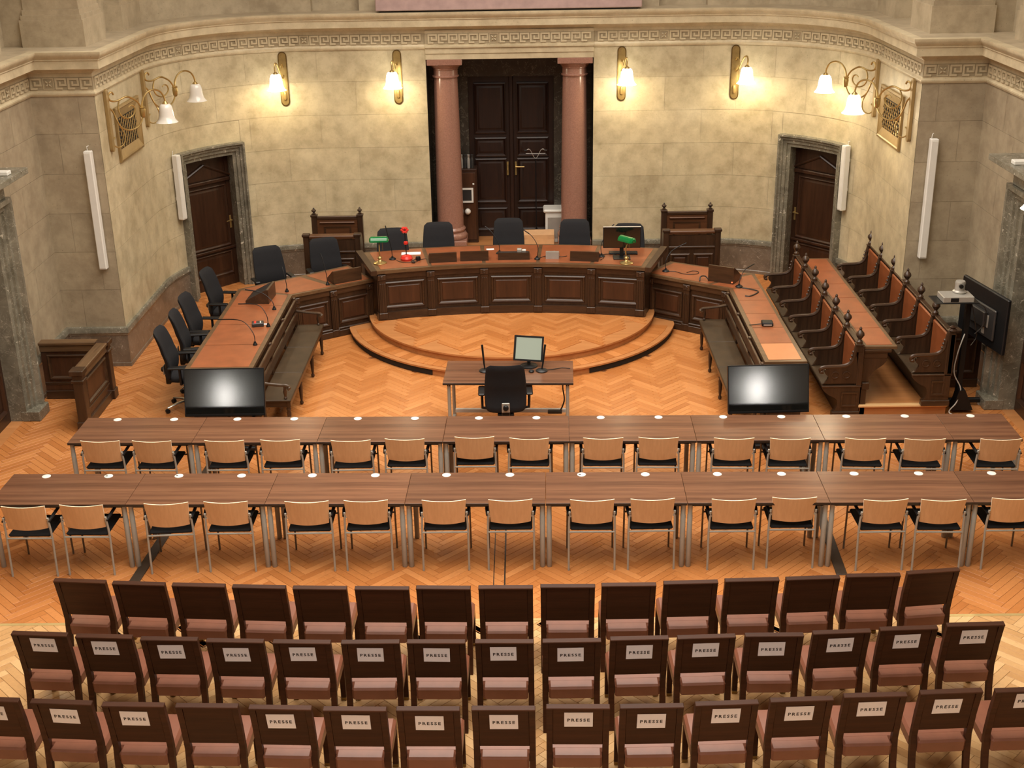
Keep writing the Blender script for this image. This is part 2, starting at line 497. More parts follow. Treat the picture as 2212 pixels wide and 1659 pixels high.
def lay(blocks, mat, parent, nobj, key, name='parquet_block', ylo=-99, yhi=99):
    blocks = sorted(blocks, key=key)
    me = BLK.mesh(name, 0); me.materials.append(MAT[mat])
    for (x, y, a) in blocks[:nobj]:
        o = obj(name, me, mat, parent, (x, y, 0), (0, 0, a))
    rest = blocks[nobj:]
    verts, faces = [], []
    for (x, y, a) in rest:
        ca, sa = math.cos(a), math.sin(a)
        clipped = any((px*sa+py*ca+y < ylo) or (px*sa+py*ca+y > yhi) for px, py, pz in BLK.v[:4])
        if not clipped:
            o_ = len(verts)
            verts += [(px*ca-py*sa+x, px*sa+py*ca+y, pz) for px, py, pz in BLK.v]
            faces += [tuple(i+o_ for i in f) for f in BLK.f]
        else:                                             # block sawn off at the threshold
            poly = [(px*ca-py*sa+x, px*sa+py*ca+y) for px, py, pz in BLK.v[:4]]
            for lim, sg_ in ((ylo, 1), (yhi, -1)):
                out = []
                for i in range(len(poly)):
                    p, q = poly[i], poly[(i+1) % len(poly)]
                    inp, inq = (p[1]-lim)*sg_ >= 0, (q[1]-lim)*sg_ >= 0
                    if inp: out.append(p)
                    if inp != inq:
                        t_ = (lim-p[1])/(q[1]-p[1]); out.append((p[0]+(q[0]-p[0])*t_, lim))
                poly = out
                if len(poly) < 3: break
            if len(poly) >= 3:
                o_ = len(verts); verts += [(px, py, -0.0004) for px, py in poly]; faces.append(tuple(range(o_, o_+len(poly))))
    me2 = bpy.data.meshes.new('parquet_field'); me2.from_pydata(verts, [], faces); me2.update()
    o = obj('parquet_field', me2, mat, parent); o['kind'] = 'stuff'
GOLD_Y = -0.95
main_blocks = herring(-6.75, 6.75, GOLD_Y-0.25, 10.1, lambda x, y: not in_podium(x, y) and (abs(x) < 5.75 or y < 6.1))
pale_blocks = herring(-6.75, 6.75, -4.6, GOLD_Y+0.25, lambda x, y: True)
def vis_main(b):
    x, y, a = b
    clear = (abs(x) < 2.5 and 4.2 < y < 6.6 and math.hypot(x, y-7.62) > 2.7)
    return (0 if clear else 1, y)
lay(main_blocks, 'parquet', floor, 150, vis_main, ylo=GOLD_Y)
lay(pale_blocks, 'parquet_pale', floor, 110, lambda b: -abs(b[0]) if abs(b[0]) < 4.9 and -3.2 < b[1] < GOLD_Y-0.3 else 5, yhi=GOLD_Y)
for xj, wj in ((-0.02, 0.008), (-0.13, 0.005)):
    g = MB(); g.box(xj-wj, xj+wj, -0.40, 1.10, -0.002, 0.0008); obj('floor_joint', g, 'strip_dark', floor)
g = MB(); g.box(-6.3, 6.3, GOLD_Y-0.02, GOLD_Y+0.02, -0.012, 0.002); obj('threshold_strip', g, 'strip_brass', floor)
for s in (-1, 1):
    g = MB(); g.box(-0.055, 0.055, -0.55, 2.35, 0.0, 0.012, 0.004)
    tag(obj('cable_cover', g, 'strip_dark', None, (-3.70 if s < 0 else 3.36, 0.35, 0.001), (0, 0, 0.05*s*-1 if s > 0 else -0.06)),
        'dark flat cable cover strip on parquet under the tables, ' + ('left' if s < 0 else 'right') + ' one', 'cable cover', 'floor cable covers')

# ------------------------------------------------------------------ podium and steps
def disc_front(R, z0, z1, yb, hw, cy=7.62, inset=0.0):
    a = math.asin(min(1, hw/R))
    pts = []
    n = 40
    y_end = cy-math.sqrt(max(0, R*R-hw*hw))
    ang0 = math.atan2(y_end-cy, -hw); ang1 = math.atan2(y_end-cy, hw)
    if ang0 > 0: ang0 -= 2*PI
    for i in range(n+1):
        t = ang0+(ang1-ang0)*i/n
        pts.append(((R-inset)*math.cos(t), cy+(R-inset)*math.sin(t)))
    pts += [(hw, yb), (-hw, yb)]
    return pts
def step(name, R, z0, z1, yb, hw, field_R):
    root = MB(); root.prism(disc_front(R-0.03, z0, z1, yb, hw-0.02), z0, z1-0.028, 'z')
    o = struct(name, FIX(root), 'step_wood')
    nos = MB(); nos.prism(disc_front(R, z0, z1, yb, hw), z1-0.028, z1-0.004, 'z'); obj('nosing', FIX(nos), 'step_wood', o)
    return o
st1 = step('floor_step_lower', 2.53, -0.01, 0.12, 7.4, 2.47, 2.45)
st2 = step('floor_podium', 2.21, 0.09, 0.24, 10.10, 2.19, 2.1)
# grille and dark riser of the lower step
def arcbox(R0, R1, a0, a1, z0, z1, cy, n=10, cx=0):
    mb = MB(); A = []
    for i in range(n+1):
        t = a0+(a1-a0)*i/n; A.append(t)
    poly = [(cx+R0*math.cos(t), cy+R0*math.sin(t)) for t in A]+[(cx+R1*math.cos(t), cy+R1*math.sin(t)) for t in reversed(A)]
    mb.prism(poly, z0, z1, 'z'); return FIX(mb)
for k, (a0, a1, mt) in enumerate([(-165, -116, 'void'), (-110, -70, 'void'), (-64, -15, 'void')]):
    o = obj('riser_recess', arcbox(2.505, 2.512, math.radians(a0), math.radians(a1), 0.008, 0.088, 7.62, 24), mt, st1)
gl = MB()
for i in range(110):
    t = math.radians(-110+40*i/109); x, y = 2.514*math.cos(t), 7.62+2.514*math.sin(t)
    gl.box(-0.004, 0.004, -0.004, 0.004, 0.010, 0.086, 0, T(x, y, 0)@RZ(t))
o = obj('riser_grille', gl, 'steel_grey', st1)
# planks on the lower tread, herringbone on the podium
pm = {}
k = 0
for i in range(44):
    t0 = math.radians(-165+150*i/44); t1 = math.radians(-165+150*(i+1)/44)-0.0016
    o = obj('tread_plank', arcbox(2.19, 2.44, t0, t1, 0.116, 0.1215, 7.62, 2), 'parquet', st1)
pod = herring(-2.2, 2.2, 5.4, 8.4, lambda x, y: math.hypot(x, y-7.62) < 1.98 or (abs(x) < 2.0 and y > 7.6))
for o_ in (0,):
    me = BLK.mesh('parquet_block', 0); me.materials.append(MAT['parquet'])
    podobj = sorted(pod, key=lambda b: b[1])
    for (x, y, a) in podobj[:40]:
        obj('parquet_block', me, 'parquet', st2, (x, y, 0.244), (0, 0, a))
    V = np.array(BLK.v); rest = np.array(podobj[40:]); ca, sa = np.cos(rest[:,2])[:,None], np.sin(rest[:,2])[:,None]
    vx = V[None,:,0]*ca-V[None,:,1]*sa+rest[:,0][:,None]; vy = V[None,:,0]*sa+V[None,:,1]*ca+rest[:,1][:,None]; vz = np.broadcast_to(V[None,:,2]+0.244, vx.shape)
    F = np.array(BLK.f)[None]+(np.arange(len(rest))*len(V))[:,None,None]
    me2 = bpy.data.meshes.new('parquet_field'); me2.from_pydata(np.stack([vx,vy,vz],-1).reshape(-1,3).tolist(), [], F.reshape(-1,4).tolist()); me2.update()
    o = obj('parquet_field', me2, 'parquet', st2); o['kind'] = 'stuff'
# stall platform on the right
pl = MB(); pl.box(4.46, 5.56, 3.76, 8.4, 0, 0.15)
plat = struct('floor_stall_platform', pl, 'step_wood')
pl = MB(); pl.box(4.44, 5.57, 3.72, 3.80, 0.13, 0.16, 0.006); obj('nosing', pl, 'pine_edge', plat)
pl = MB(); pl.box(4.46, 5.56, 3.80, 8.4, 0.15, 0.1605); obj('platform_boards', pl, 'step_wood', plat)

# ------------------------------------------------------------------ walls
DA0, DA1 = math.radians(28.5), math.radians(53.5)      # door opening on the arc
DZ = 2.25
FR = 0.20                                             # frame width
def wallmesh(pts, z0, z1, thick=0.25):
    mb = MB()
    inn = [(x, y, z) for z in (z0, z1) for x, y in pts]
    n = len(pts)
    mb.loft([[(x, y, z0) for x, y in pts], [(x, y, z1) for x, y in pts]], False, flip=False)
    return mb
def side_walls(sg):
    name = 'right' if sg > 0 else 'left'
    fx = lambda pts: [(sg*x, y) for x, y in pts]
    out = []
    # flat back wall half (portal edge .. arc start), arc with door opening, straight, pilaster face, side wall
    segs = [('wall_back_'+name, [(PX, YB), (CX, YB)], 0), ]
    mb = MB()
    def add(pts, z0, z1):
        p = fx(pts)
        mb.loft([[(x, y, z0) for x, y in p], [(x, y, z1) for x, y in p]], False, flip=(sg > 0))
    add([(PX, YB), (CX, YB)], 0, ZC+0.1)
    add(arcpts(DA1, PI/2, 10)[::-1], 0, ZC+0.1)
    add(arcpts(DA0, DA1, 10)[::-1], DZ, ZC+0.1)
    add(arcpts(0, DA0, 10)[::-1], 0, ZC+0.1)
    add([(XW, CY), (XW, YP)], 0, ZC+0.1)
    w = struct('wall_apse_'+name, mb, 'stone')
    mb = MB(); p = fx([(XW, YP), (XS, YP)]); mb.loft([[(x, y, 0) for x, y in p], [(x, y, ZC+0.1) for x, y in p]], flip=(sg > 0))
    wp = struct('wall_pilaster_'+name, mb, 'stone_pink_dimmed')
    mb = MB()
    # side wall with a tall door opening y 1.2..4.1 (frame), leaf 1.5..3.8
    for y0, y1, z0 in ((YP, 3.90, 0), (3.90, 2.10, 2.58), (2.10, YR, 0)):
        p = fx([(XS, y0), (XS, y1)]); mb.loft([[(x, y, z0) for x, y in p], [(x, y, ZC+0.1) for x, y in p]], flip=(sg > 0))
    wsd = struct('wall_'+name, mb, 'stone_pink_dimmed')
    return w, wp, wsd
WALLS = {1: side_walls(1), -1: side_walls(-1)}
# stone panels, slightly proud of the wall with thin open joints
COURSES = [ZSK, 1.15, 1.70, 2.25, 2.80, 3.35, ZC]
def stone_panel(path, s0, s1, z0, z1, mat, parent, sg):
    g = 0.0018; n = max(1, int((s1-s0)/0.2))
    mb = MB(); fr = []; bk = []
    for i in range(n+1):
        s = s0+g+(s1-s0-2*g)*i/n
        (x, y), t = path.at(s, 0.005); fr.append((x*sg, y))
        (x, y), t = path.at(s, 0.0); bk.append((x*sg, y))
    A = [(x, y, z0+g) for x, y in bk]; B = [(x, y, z0+g) for x, y in fr]; C = [(x, y, z1-g) for x, y in fr]; D = [(x, y, z1-g) for x, y in bk]
    mb.loft([A, B, C, D], False, flip=(sg > 0))
    return obj('stone_panel', mb, mat, parent, smooth=30)
for sg in (1, -1):
    w, wp, wsd = WALLS[sg]
    pth = [(PX, YB)] + [(x, y) for x, y in reversed(arcpts(0, PI/2, 24))] + [(XW, YP)]
    # room side must be on the right of the path for positive offsets (portal -> pilaster runs with the room on its right)
    P = Path(pth)
    sA = (CX-PX); lenArc = RA*PI/2
    d0 = sA + RA*(PI/2-DA1) - FR + 0.02; d1 = sA + RA*(PI/2-DA0) + FR - 0.02
    for r in range(6):
        z0, z1 = COURSES[r], COURSES[r+1]
        s = 0.0; first = True
        cuts = [0.0]
        step_ = 1.18
        p = 0.62 if r % 2 else step_
        while p < P.L-0.3:
            cuts.append(p); p += step_
        cuts.append(P.L)
        for a, b in zip(cuts[:-1], cuts[1:]):
            if z0 < DZ+FR-0.1:                       # keep clear of the door surround
                if b <= d0 or a >= d1: rng = [(a, b)]
                else:
                    rng = []
                    if a < d0-0.05: rng.append((a, d0))
                    if b > d1+0.05: rng.append((d1, b))
            else: rng = [(a, b)]
            for q0, q1 in rng:
                zz0 = z0
                if z0 < DZ+FR < z1 and not (q1 <= d0 or q0 >= d1): zz0 = DZ+FR-0.01
                stone_panel(P, q0, q1, zz0, z1, 'stone', w, sg)
    P2 = Path([(XW, YP), (XS, YP)])
    for r in range(6):
        for a, b in ([(0, 0.22), (0.22, 0.85)] if r % 2 else [(0, 0.55), (0.55, 0.85)]):
            stone_panel(P2, a, b, COURSES[r], COURSES[r+1], 'stone_pink_dimmed', wp, sg)
    P3 = Path([(XS, YP), (XS, 0.5)])
    for r in range(6):
        cuts = [0.0] + ([0.8, 1.75] if r % 2 else [1.2, 1.75])
        if r >= 5: cuts += [3.2, 4.4, 5.4]
        for a, b in zip(cuts[:-1], cuts[1:]):
            stone_panel(P3, a, b, COURSES[r], COURSES[r+1], 'stone_pink_dimmed', wsd, sg)

# rear wall, ceiling, upper wall
mb = MB(); mb.box(-XS-0.6, XS+0.6, YR-0.3, YR, 0, ZCEIL); struct('wall_rear', mb, 'panel_oak')
mb = MB()
for x0, x1, y0, y1 in ((-XS-0.8, -4.1, YR-0.5, 12.2), (4.1, XS+0.8, YR-0.5, 12.2), (-4.1, 4.1, YR-0.5, -7.6), (-4.1, 4.1, 7.6, 12.2)):
    mb.box(x0, x1, y0, y1, ZCEIL, ZCEIL+0.2)
struct('ceiling', mb, 'plaster')
mb = MB(); mb.box(-4.1, 4.1, -7.6, 7.6, ZCEIL+0.15, ZCEIL+0.17); wn = struct('window_1', mb, 'pane_sky')
mb = MB()
for i in range(9): mb.box(-4.1+8.2*i/8-0.03, -4.1+8.2*i/8+0.03, -7.6, 7.6, ZCEIL+0.06, ZCEIL+0.14)
for i in range(13): mb.box(-4.1, 4.1, -7.6+15.2*i/12-0.03, -7.6+15.2*i/12+0.03, ZCEIL+0.06, ZCEIL+0.14)
obj('glazing_bars', mb, 'steel_grey', wn)
for k, sg, yc in ((2, -1, -10.5), (3, 1, -10.5)):  # added panes out of view, placed to show as glow in the flat screens
    mb = MB(); q = sorted((sg*(XS-0.02), sg*(XS-0.01))); mb.box(q[0], q[1], yc-0.6, yc+0.6, 2.85, 3.50); wn = struct('window_%d' % k, mb, 'pane_lit')
    mb = MB(); q = sorted((sg*(XS-0.07), sg*(XS-0.0)))
    for y in (yc-0.65, yc-0.03, yc+0.6): mb.box(q[0], q[1], y, y+0.06, 2.79, 3.56)
    for z in (2.79, 3.50): mb.box(q[0], q[1], yc-0.65, yc+0.66, z, z+0.06)
    obj('window_frame', mb, 'white_plastic', wn)
up = MB()
upath = offset_path(fullpath, -0.40)
up.loft([[(x, y, 4.40) for x, y in upath], [(x, y, ZCEIL) for x, y in upath]], False, flip=True)
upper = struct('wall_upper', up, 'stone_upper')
led = MB(); a_ = offset_path(fullpath, 0.19); b_ = offset_path(fullpath, -0.45)
led.loft([[(x, y, 4.447) for x, y in a_], [(x, y, 4.452) for x, y in b_]], False, flip=True)
obj('ledge', led, 'stone_upper', upper)
# piers and plinths standing on the ledge
def pier(pts):
    for zz0, zz1, e in ((4.45, 4.80, 0.055), (4.80, 4.86, 0.035), (4.86, 4.93, 0.015), (4.93, ZCEIL, 0.0)):
        m = MB(); c = (sum(p[0] for p in pts)/len(pts), sum(p[1] for p in pts)/len(pts))
        q = []
        for (x, y) in pts:
            d = Vector((x-c[0], y-c[1])); q.append((x+math.copysign(e, d.x), y+math.copysign(e, d.y)))
        m.prism(q, zz0, zz1, 'z')
        obj('plinth' if zz1 < 5 else 'pier', FIX(m), 'stone_upper', upper)
for sg in (1, -1):
    pier([(sg*5.68, 6.28), (sg*6.42, 6.28), (sg*6.42, 7.08), (sg*5.68, 7.08)])
    pier([(sg*5.70, 8.10), (sg*6.05, 8.10), (sg*6.05, 8.95), (sg*5.70, 8.95)])
    pier([(sg*6.58, 4.2), (sg*6.9, 4.2), (sg*6.9, 5.55), (sg*6.58, 5.55)])
    pier([(sg*3.3, 10.46), (sg*4.2, 10.46), (sg*4.2, 10.8), (sg*3.3, 10.8)])
    pier([(sg*2.1, 10.46), (sg*2.4, 10.46), (sg*2.4, 10.8), (sg*2.1, 10.8)])
m = MB(); m.box(-2.14, 2.14, 9.99, 10.36, 4.475, 4.70, 0.012)
tag(obj('marble_slab', m, 'pink_slab'), 'long pinkish polished slab on the ledge above the central doorway', 'slab')
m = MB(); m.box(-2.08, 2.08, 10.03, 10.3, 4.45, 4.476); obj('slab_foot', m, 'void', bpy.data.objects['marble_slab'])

# cornice
prof = [(0.0, ZC-0.03), (0.020, ZC-0.025), (0.032, ZC), (0.032, ZC+0.018), (0.018, ZC+0.030), (0.012, ZC+0.042), (0.012, 4.150),
        (0.030, 4.155), (0.034, 4.170), (0.050, 4.180), (0.070, 4.205), (0.076, 4.215), (0.165, 4.222), (0.165, 4.330), (0.178, 4.335),
        (0.178, 4.350), (0.190, 4.365), (0.215, 4.395), (0.225, 4.425), (0.225, 4.447), (0.10, 4.449)]
cornice = struct('trim_1', sweep(fullpath, prof), 'stone_trim', smooth=25)
# architrave block and frieze break over the portal
m = MB(); m.box(-PX, PX, YB-0.03, 10.8, 3.68, 3.775, 0.004); m.box(-PX, PX, YB-0.045, 10.8, 3.775, ZC-0.005, 0.004); m.box(-PX-0.0, PX+0.0, YB-0.045, YB, ZC+0.03, 4.15)
m.box(-PX, PX, YB-0.07, YB, ZC-0.008, ZC+0.03, 0.005)
arch = struct('trim_2', m, 'stone_trim')
# Greek key
UW, UH, Z0F = 0.167, 0.150, ZC+0.070
def keymesh():
    mb = MB(); b = 0.016; d = 0.014
    def bar(x0, x1, z0, z1): mb.add([(x0,0,z0),(x1,0,z0),(x1,0,z1),(x0,0,z1),(x0,-d,z0),(x1,-d,z0),(x1,-d,z1),(x0,-d,z1)],
                                    [(4,5,6,7),(0,1,5,4),(1,2,6,5),(2,3,7,6),(3,0,4,7)])
    b = 0.026
    bar(0.006, 0.161, 0.124, 0.150); bar(0.006, 0.006+b, 0, 0.124); bar(0.006+b, 0.100, 0, b)
    bar(0.161-b, 0.161, 0.045, 0.124); bar(0.060, 0.161-b, 0.045, 0.045+b); bar(0.060, 0.060+b, 0.045+b, 0.106)
    return mb
def rosmesh():
    mb = MB(); d = 0.007
    mb.frame(UW*0.9, UH, [(0,0),(0,d),(0.010,d),(0.010,0)], cz=UH/2)
    for k in range(4):
        a = PI/4+k*PI/2
        mb.tube([(0.008*math.cos(a), -0.005, UH/2+0.008*math.sin(a)), (0.030*math.cos(a), -0.010, UH/2+0.030*math.sin(a)), (0.056*math.cos(a), -0.004, UH/2+0.056*math.sin(a))], [0.006, 0.014, 0.004], 5)
    return mb
gr = MB(); gr.loft([[(x, y, Z0F-0.014) for x, y in offset_path(fullpath, 0.0128)], [(x, y, Z0F+UH+0.006) for x, y in offset_path(fullpath, 0.0128)]], False, flip=True); obj('frieze_groove_shade', gr, 'stone_groove_shade', cornice)
gr = MB(); gr.add([(-PX,YB-0.0458,Z0F-0.014),(PX,YB-0.0458,Z0F-0.014),(PX,YB-0.0458,Z0F+UH+0.006),(-PX,YB-0.0458,Z0F+UH+0.006)], [(0,1,2,3)]); obj('frieze_groove_shade', gr, 'stone_groove_shade', arch)
km = keymesh().mesh('meander', 0); rm = rosmesh().mesh('rosette', 30)
cp = Path(offset_path(fullpath, 0.0125))
# start counting from the side walls near the frame edge
straight_runs = []
acc = 0
brk = [0.0]
for i in range(1, len(cp.p)-1):
    t0 = (cp.p[i]-cp.p[i-1]).normalized(); t1 = (cp.p[i+1]-cp.p[i]).normalized()
    if t0.dot(t1) < 0.8: brk.append(cp.c[i])
# portal breaks
for i in range(len(cp.p)):
    if abs(abs(cp.p[i].x)-PX) < 1e-3 and abs(cp.p[i].y-YB) < 0.05: brk.append(cp.c[i])
brk.append(cp.L); brk.sort()
for a, b in zip(brk[:-1], brk[1:]):
    (mx, my), _ = cp.at((a+b)/2)
    lo, hi = a, b
    if b-a > 15:                                        # side walls: only the stretch the photo reaches
        if mx < 0: lo = b-1.9
        else: hi = a+1.9
    n = int((hi-lo)/UW)
    if n < 1: continue
    pad = (hi-lo-n*UW)/2
    inport = abs(mx) < 0.5
    for k in range(n):
        s = lo+pad+k*UW
        ros = (k % 13 == 6) if n > 6 else (k == 1)
        (x, y), t = cp.at(s if not ros else s+UW/2, 0.0)
        if not ros:
            (x2, y2), t2 = cp.at(s+UW, 0.0); t = (Vector((x2, y2))-Vector((x, y))).normalized()
        if inport: y -= 0.033
        ang = math.atan2(t.y, t.x)
        obj('rosette' if ros else 'meander', rm if ros else km, 'stone_trim', arch if inport else cornice, (x, y, Z0F-0.005), (0, 0, ang))

# baseboards (marble dado)
dado = [(0.012, 0.0), (0.030, 0.0), (0.030, 0.05), (0.022, 0.06), (0.022, ZSK-0.13), (0.030, ZSK-0.12), (0.040, ZSK-0.085), (0.052, ZSK-0.08), (0.052, ZSK-0.012), (0.046, ZSK), (0.0, ZSK+0.004)]
for sg in (1, -1):
    nm = 'right' if sg > 0 else 'left'
    runs = [[(PX, YB), (CX, YB)] + arcpts(DA1+0.085, PI/2, 8)[::-1][1:], arcpts(0, DA0-0.085, 8)[::-1] + [(XW, YP), (XS, YP), (XS, 4.15)]]
    for k, rn in enumerate(runs):
        bb = None
        for pr_, mt_ in ((dado[:6], 'marble_red'), (dado[5:], 'marble_grey')):
            m = sweep(rn, pr_)
            if sg < 0:
                m.v = [(-x, y, z) for x, y, z in m.v]; m.f = [tuple(reversed(f)) for f in m.f]
            if bb is None: bb = struct('baseboard_%s_%s' % (nm, 'back' if k == 0 else 'side'), m, mt_, smooth=30)
            else: obj('cap_moulding', m, mt_, bb, smooth=30)

# ------------------------------------------------------------------ small curved doors in the apse
def mirror(mb):
    mb.v = [(-x, y, z) for x, y, z in mb.v]; mb.f = [tuple(reversed(f)) for f in mb.f]; return mb
def panel(mb_f, mb_p, cx, cz, w, h, y=0.0, t=0.035, d=0.018):
    mb_f.frame(w, h, [(0,0),(0,d),(t*0.4,d*1.25),(t*0.75,d*0.7),(t,0.002)], cx, cz, y)
    mb_p.frame(w-2*t-0.03, h-2*t-0.03, [(0,0.0),(0.028,0.010)], cx, cz, y)
    a, b = (w-2*t-0.03)/2-0.028, (h-2*t-0.03)/2-0.028
    mb_p.add([(cx-a,y-0.010,cz-b),(cx+a,y-0.010,cz-b),(cx+a,y-0.010,cz+b),(cx-a,y-0.010,cz+b)], [(0,1,2,3)])
def apse_door(sg, idx):
    s0 = 0.0; P = Path(arcpts(DA0-0.2, DA1+0.2, 40)[::-1])
    L0 = RA*0.2; L1 = P.L-RA*0.2
    mb = MB(); loops = []
    pr = [(0.0,-0.24),(0.0,0.030),(0.055,0.032),(0.060,0.060),(0.115,0.062),(0.120,0.088),(0.150,0.090),(0.170,0.125),(FR,0.125),(FR,0.0)]
    for e, off in pr:
        lp = []
        ss = [L0-e]*2+[L0-e+(L1-L0+2*e)*i/16 for i in range(17)]+[L1+e]*2
        zz = [0.0, DZ*0.5]+[DZ+e]*17+[DZ*0.5, 0.0]
        for s, z in zip(ss, zz):
            (x, y), t = P.at(s, off); lp.append((x, y, z))
        loops.append(lp)
    mb.loft(loops, False, flip=False)
    if sg < 0: mirror(mb)
    nm = 'door_%d' % idx
    # leaf
    (xa, ya), _ = P.at(L0, -0.2); (xb, yb), _ = P.at(L1, -0.2)
    mid = Vector(((xa+xb)/2, (ya+yb)/2)); w = (Vector((xb, yb))-Vector((xa, ya))).length+0.02
    inward = Vector((CX, CY))-mid; a2 = math.atan2(inward.x*sg, -inward.y)   # local -Y faces the room
    leaf = MB(); leaf.box(-w/2, w/2, 0, 0.06, 0.0, DZ+0.06)
    leaf.box(-w/2, w/2, -0.012, 0, 0.0, 0.16); leaf.box(-w/2, -w/2+0.09, -0.010, 0, 0.16, DZ); leaf.box(w/2-0.09, w/2, -0.010, 0, 0.16, DZ)
    d = obj(nm, leaf, 'door_wood'); d['kind'] = 'structure'
    d.location = (mid.x*sg, mid.y, 0); d.rotation_euler = (0, 0, a2)
    f, p = MB(), MB(); panel(f, p, 0, 1.22, w-0.2, 1.05); obj('moulding', FIX(f), 'door_wood', d); obj('panel', p, 'door_wood', d)
    f, p = MB(), MB(); panel(f, p, 0, 0.40, w-0.2, 0.40); obj('moulding', FIX(f), 'door_wood', d); obj('panel', p, 'door_wood', d)
    r = MB(); r.box(-w/2+0.02, w/2-0.02, -0.035, 0, 0.63, 0.675, 0.008); r.box(-w/2+0.02, w/2-0.02, -0.05, 0, 1.80, 1.86, 0.01); obj('rail', r, 'door_wood', d)
    pd = MB(); pd.prism([(-w/2+0.03, 1.88), (w/2-0.03, 1.88), (0, 2.10)], -0.022, 0, 'y'); obj('pediment', FIX(pd), 'door_wood', d)
    pe = MB()
    for s_ in (-1, 1):
        pe.tube([(s_*(w/2-0.01), -0.03, 1.89), (0, -0.03, 2.125)], 0.020, 6)
    obj('pediment_moulding', pe, 'door_wood', d)
    hs = 1 if sg < 0 else -1
    hd = MB(); hd.box(hs*(w/2-0.075)-0.018, hs*(w/2-0.075)+0.018, -0.020, -0.008, 0.98, 1.20, 0.004)
    hd.tube([(hs*(w/2-0.075), -0.02, 1.12), (hs*(w/2-0.075), -0.065, 1.12), (hs*(w/2-0.19), -0.07, 1.12)], 0.010, 8)
    h_ = obj('handle', hd, 'brass', d); h_['label'] = 'brass lever handle'
    fr = struct('trim_%d' % (idx+2), mb, 'marble_grey', smooth=25)
    # short threshold and dark back
    return d
apse_door(-1, 1); apse_door(1, 2)

# ------------------------------------------------------------------ big side doors (partly in view)
def side_door(sg, idx):
    x = sg*XS
    y0, y1, zt = 2.10, 3.90, 2.58
    root = MB()
    loops = []
    for e, off in [(0.0,-0.20),(0.0,0.08),(0.09,0.085),(0.095,0.115),(0.17,0.12),(0.175,0.15),(0.24,0.155),(0.26,0.21),(0.32,0.21),(0.32,0.0)]:
        loops.append([(x-sg*off, y1+e, 0.0), (x-sg*off, y1+e, zt+e), (x-sg*off, y0-e, zt+e), (x-sg*off, y0-e, 0.0)])
    root.loft(loops, False, flip=(sg > 0))
    o = struct('trim_%d' % (idx+2), FIX(root), 'marble_grey', smooth=25)
    e = MB()
    q = lambda a: x-sg*a
    for (d, za, zb, ey) in ((0.16, 2.90, 3.08, 0.26), (0.24, 3.08, 3.12, 0.30), (0.32, 3.12, 3.16, 0.36), (0.42, 3.16, 3.235, 0.46)):
        xs = sorted((q(0), q(d))); e.box(xs[0], xs[1], y0-ey, y1+ey, za, zb, 0.006)
    obj('entablature', e, 'marble_grey', o)
    for yy in (y1+0.17, y0-0.17):
        b = MB(); xs = sorted((q(0), q(0.25))); b.box(xs[0], xs[1], yy-0.175, yy+0.175, 0, 0.14, 0.01); obj('plinth_block', b, 'marble_grey', o)
    d = MB(); xs = sorted((x+sg*0.14, x+sg*0.20)); d.box(xs[0], xs[1], y0, y1, 0, zt)
    dr = struct('door_%d' % idx, d, 'door_wood')
    for k, (cz, h) in enumerate(((0.45, 0.55), (1.25, 0.85), (2.15, 0.75))):
        for c in (-0.44, 0.44):
            f, p = MB(), MB(); panel(f, p, c, cz, 0.70, h, 0, 0.05, 0.03)
            DM = T(x+sg*0.14, (y0+y1)/2, 0)@RZ(-sg*PI/2); f2 = obj('moulding', FIX(f), 'door_wood', dr); f2.matrix_local = DM
            p2 = obj('panel', p, 'door_wood', dr); p2.matrix_local = DM
    t = MB(); xs = sorted((x-sg*0.02, x+sg*0.22)); t.box(xs[0], xs[1], y0, y1, -0.01, 0.004); obj('sill', t, 'step_wood', dr)
side_door(-1, 3); side_door(1, 4)

# ------------------------------------------------------------------ portal
m = MB()
ZP = 0.40
m.box(-PX, PX, YB-0.35, 11.6, 0, ZP)
landing = struct('floor_landing', m, 'step_wood')
for sg in (1, -1):
    m = MB(); m.box(min(sg*PX, sg*(PX+0.2)), max(sg*PX, sg*(PX+0.2)), YB+0.03, 11.3, 0, 3.7)
    struct('wall_portal_'+('right' if sg > 0 else 'left'), m, 'marble_dark')
    m = MB(); m.box(sg*0.74 if sg > 0 else -1.40, 1.40 if sg > 0 else -0.74, 11.05, 11.3, ZP, 3.7, 0.01)
    jm = struct('trim_jamb_'+('right' if sg > 0 else 'left'), m, 'marble_dark')
m = MB(); m.box(-1.4, 1.4, 11.0, 11.3, 3.27, 3.7, 0.01); struct('trim_lintel', m, 'marble_dark')
m = MB(); m.box(-PX-0.2, PX+0.2, YB+0.02, 11.35, 3.685, 3.75); struct('ceiling_portal', m, 'marble_dark')
m = MB(); m.box(-0.76, 0.76, 11.20, 11.28, ZP, 3.29)
d5 = struct('door_5', m, 'portal_wood_shaded')
for sg in (1, -1):
    for cz, h in ((0.72, 0.42), (1.42, 0.80), (2.02, 0.34), (2.70, 0.88)):
        f, p = MB(), MB(); panel(f, p, sg*0.37, cz, 0.56, h, 11.20, 0.05, 0.03); obj('moulding', FIX(f), 'portal_wood_shaded', d5); obj('panel', p, 'portal_wood_shaded', d5)
m = MB(); m.box(-0.035, 0.035, 11.15, 11.2, ZP, 3.27, 0.01); obj('meeting_stile', m, 'portal_wood_shaded', d5)
for x, lever in ((-0.075, 0), (0.07, 1)):
    m = MB(); m.box(x-0.018, x+0.018, 11.155, 11.17, 1.52, 1.76, 0.004)
    if lever: m.tube([(x, 11.16, 1.68), (x, 11.10, 1.68), (x+0.15, 11.095, 1.68)], 0.012, 8)
    else: m.tube([(x, 11.16, 1.72), (x, 11.12, 1.70), (x, 11.10, 1.62)], 0.010, 8)
    h_ = obj('handle', m, 'brass', d5); h_['label'] = 'brass door handle'
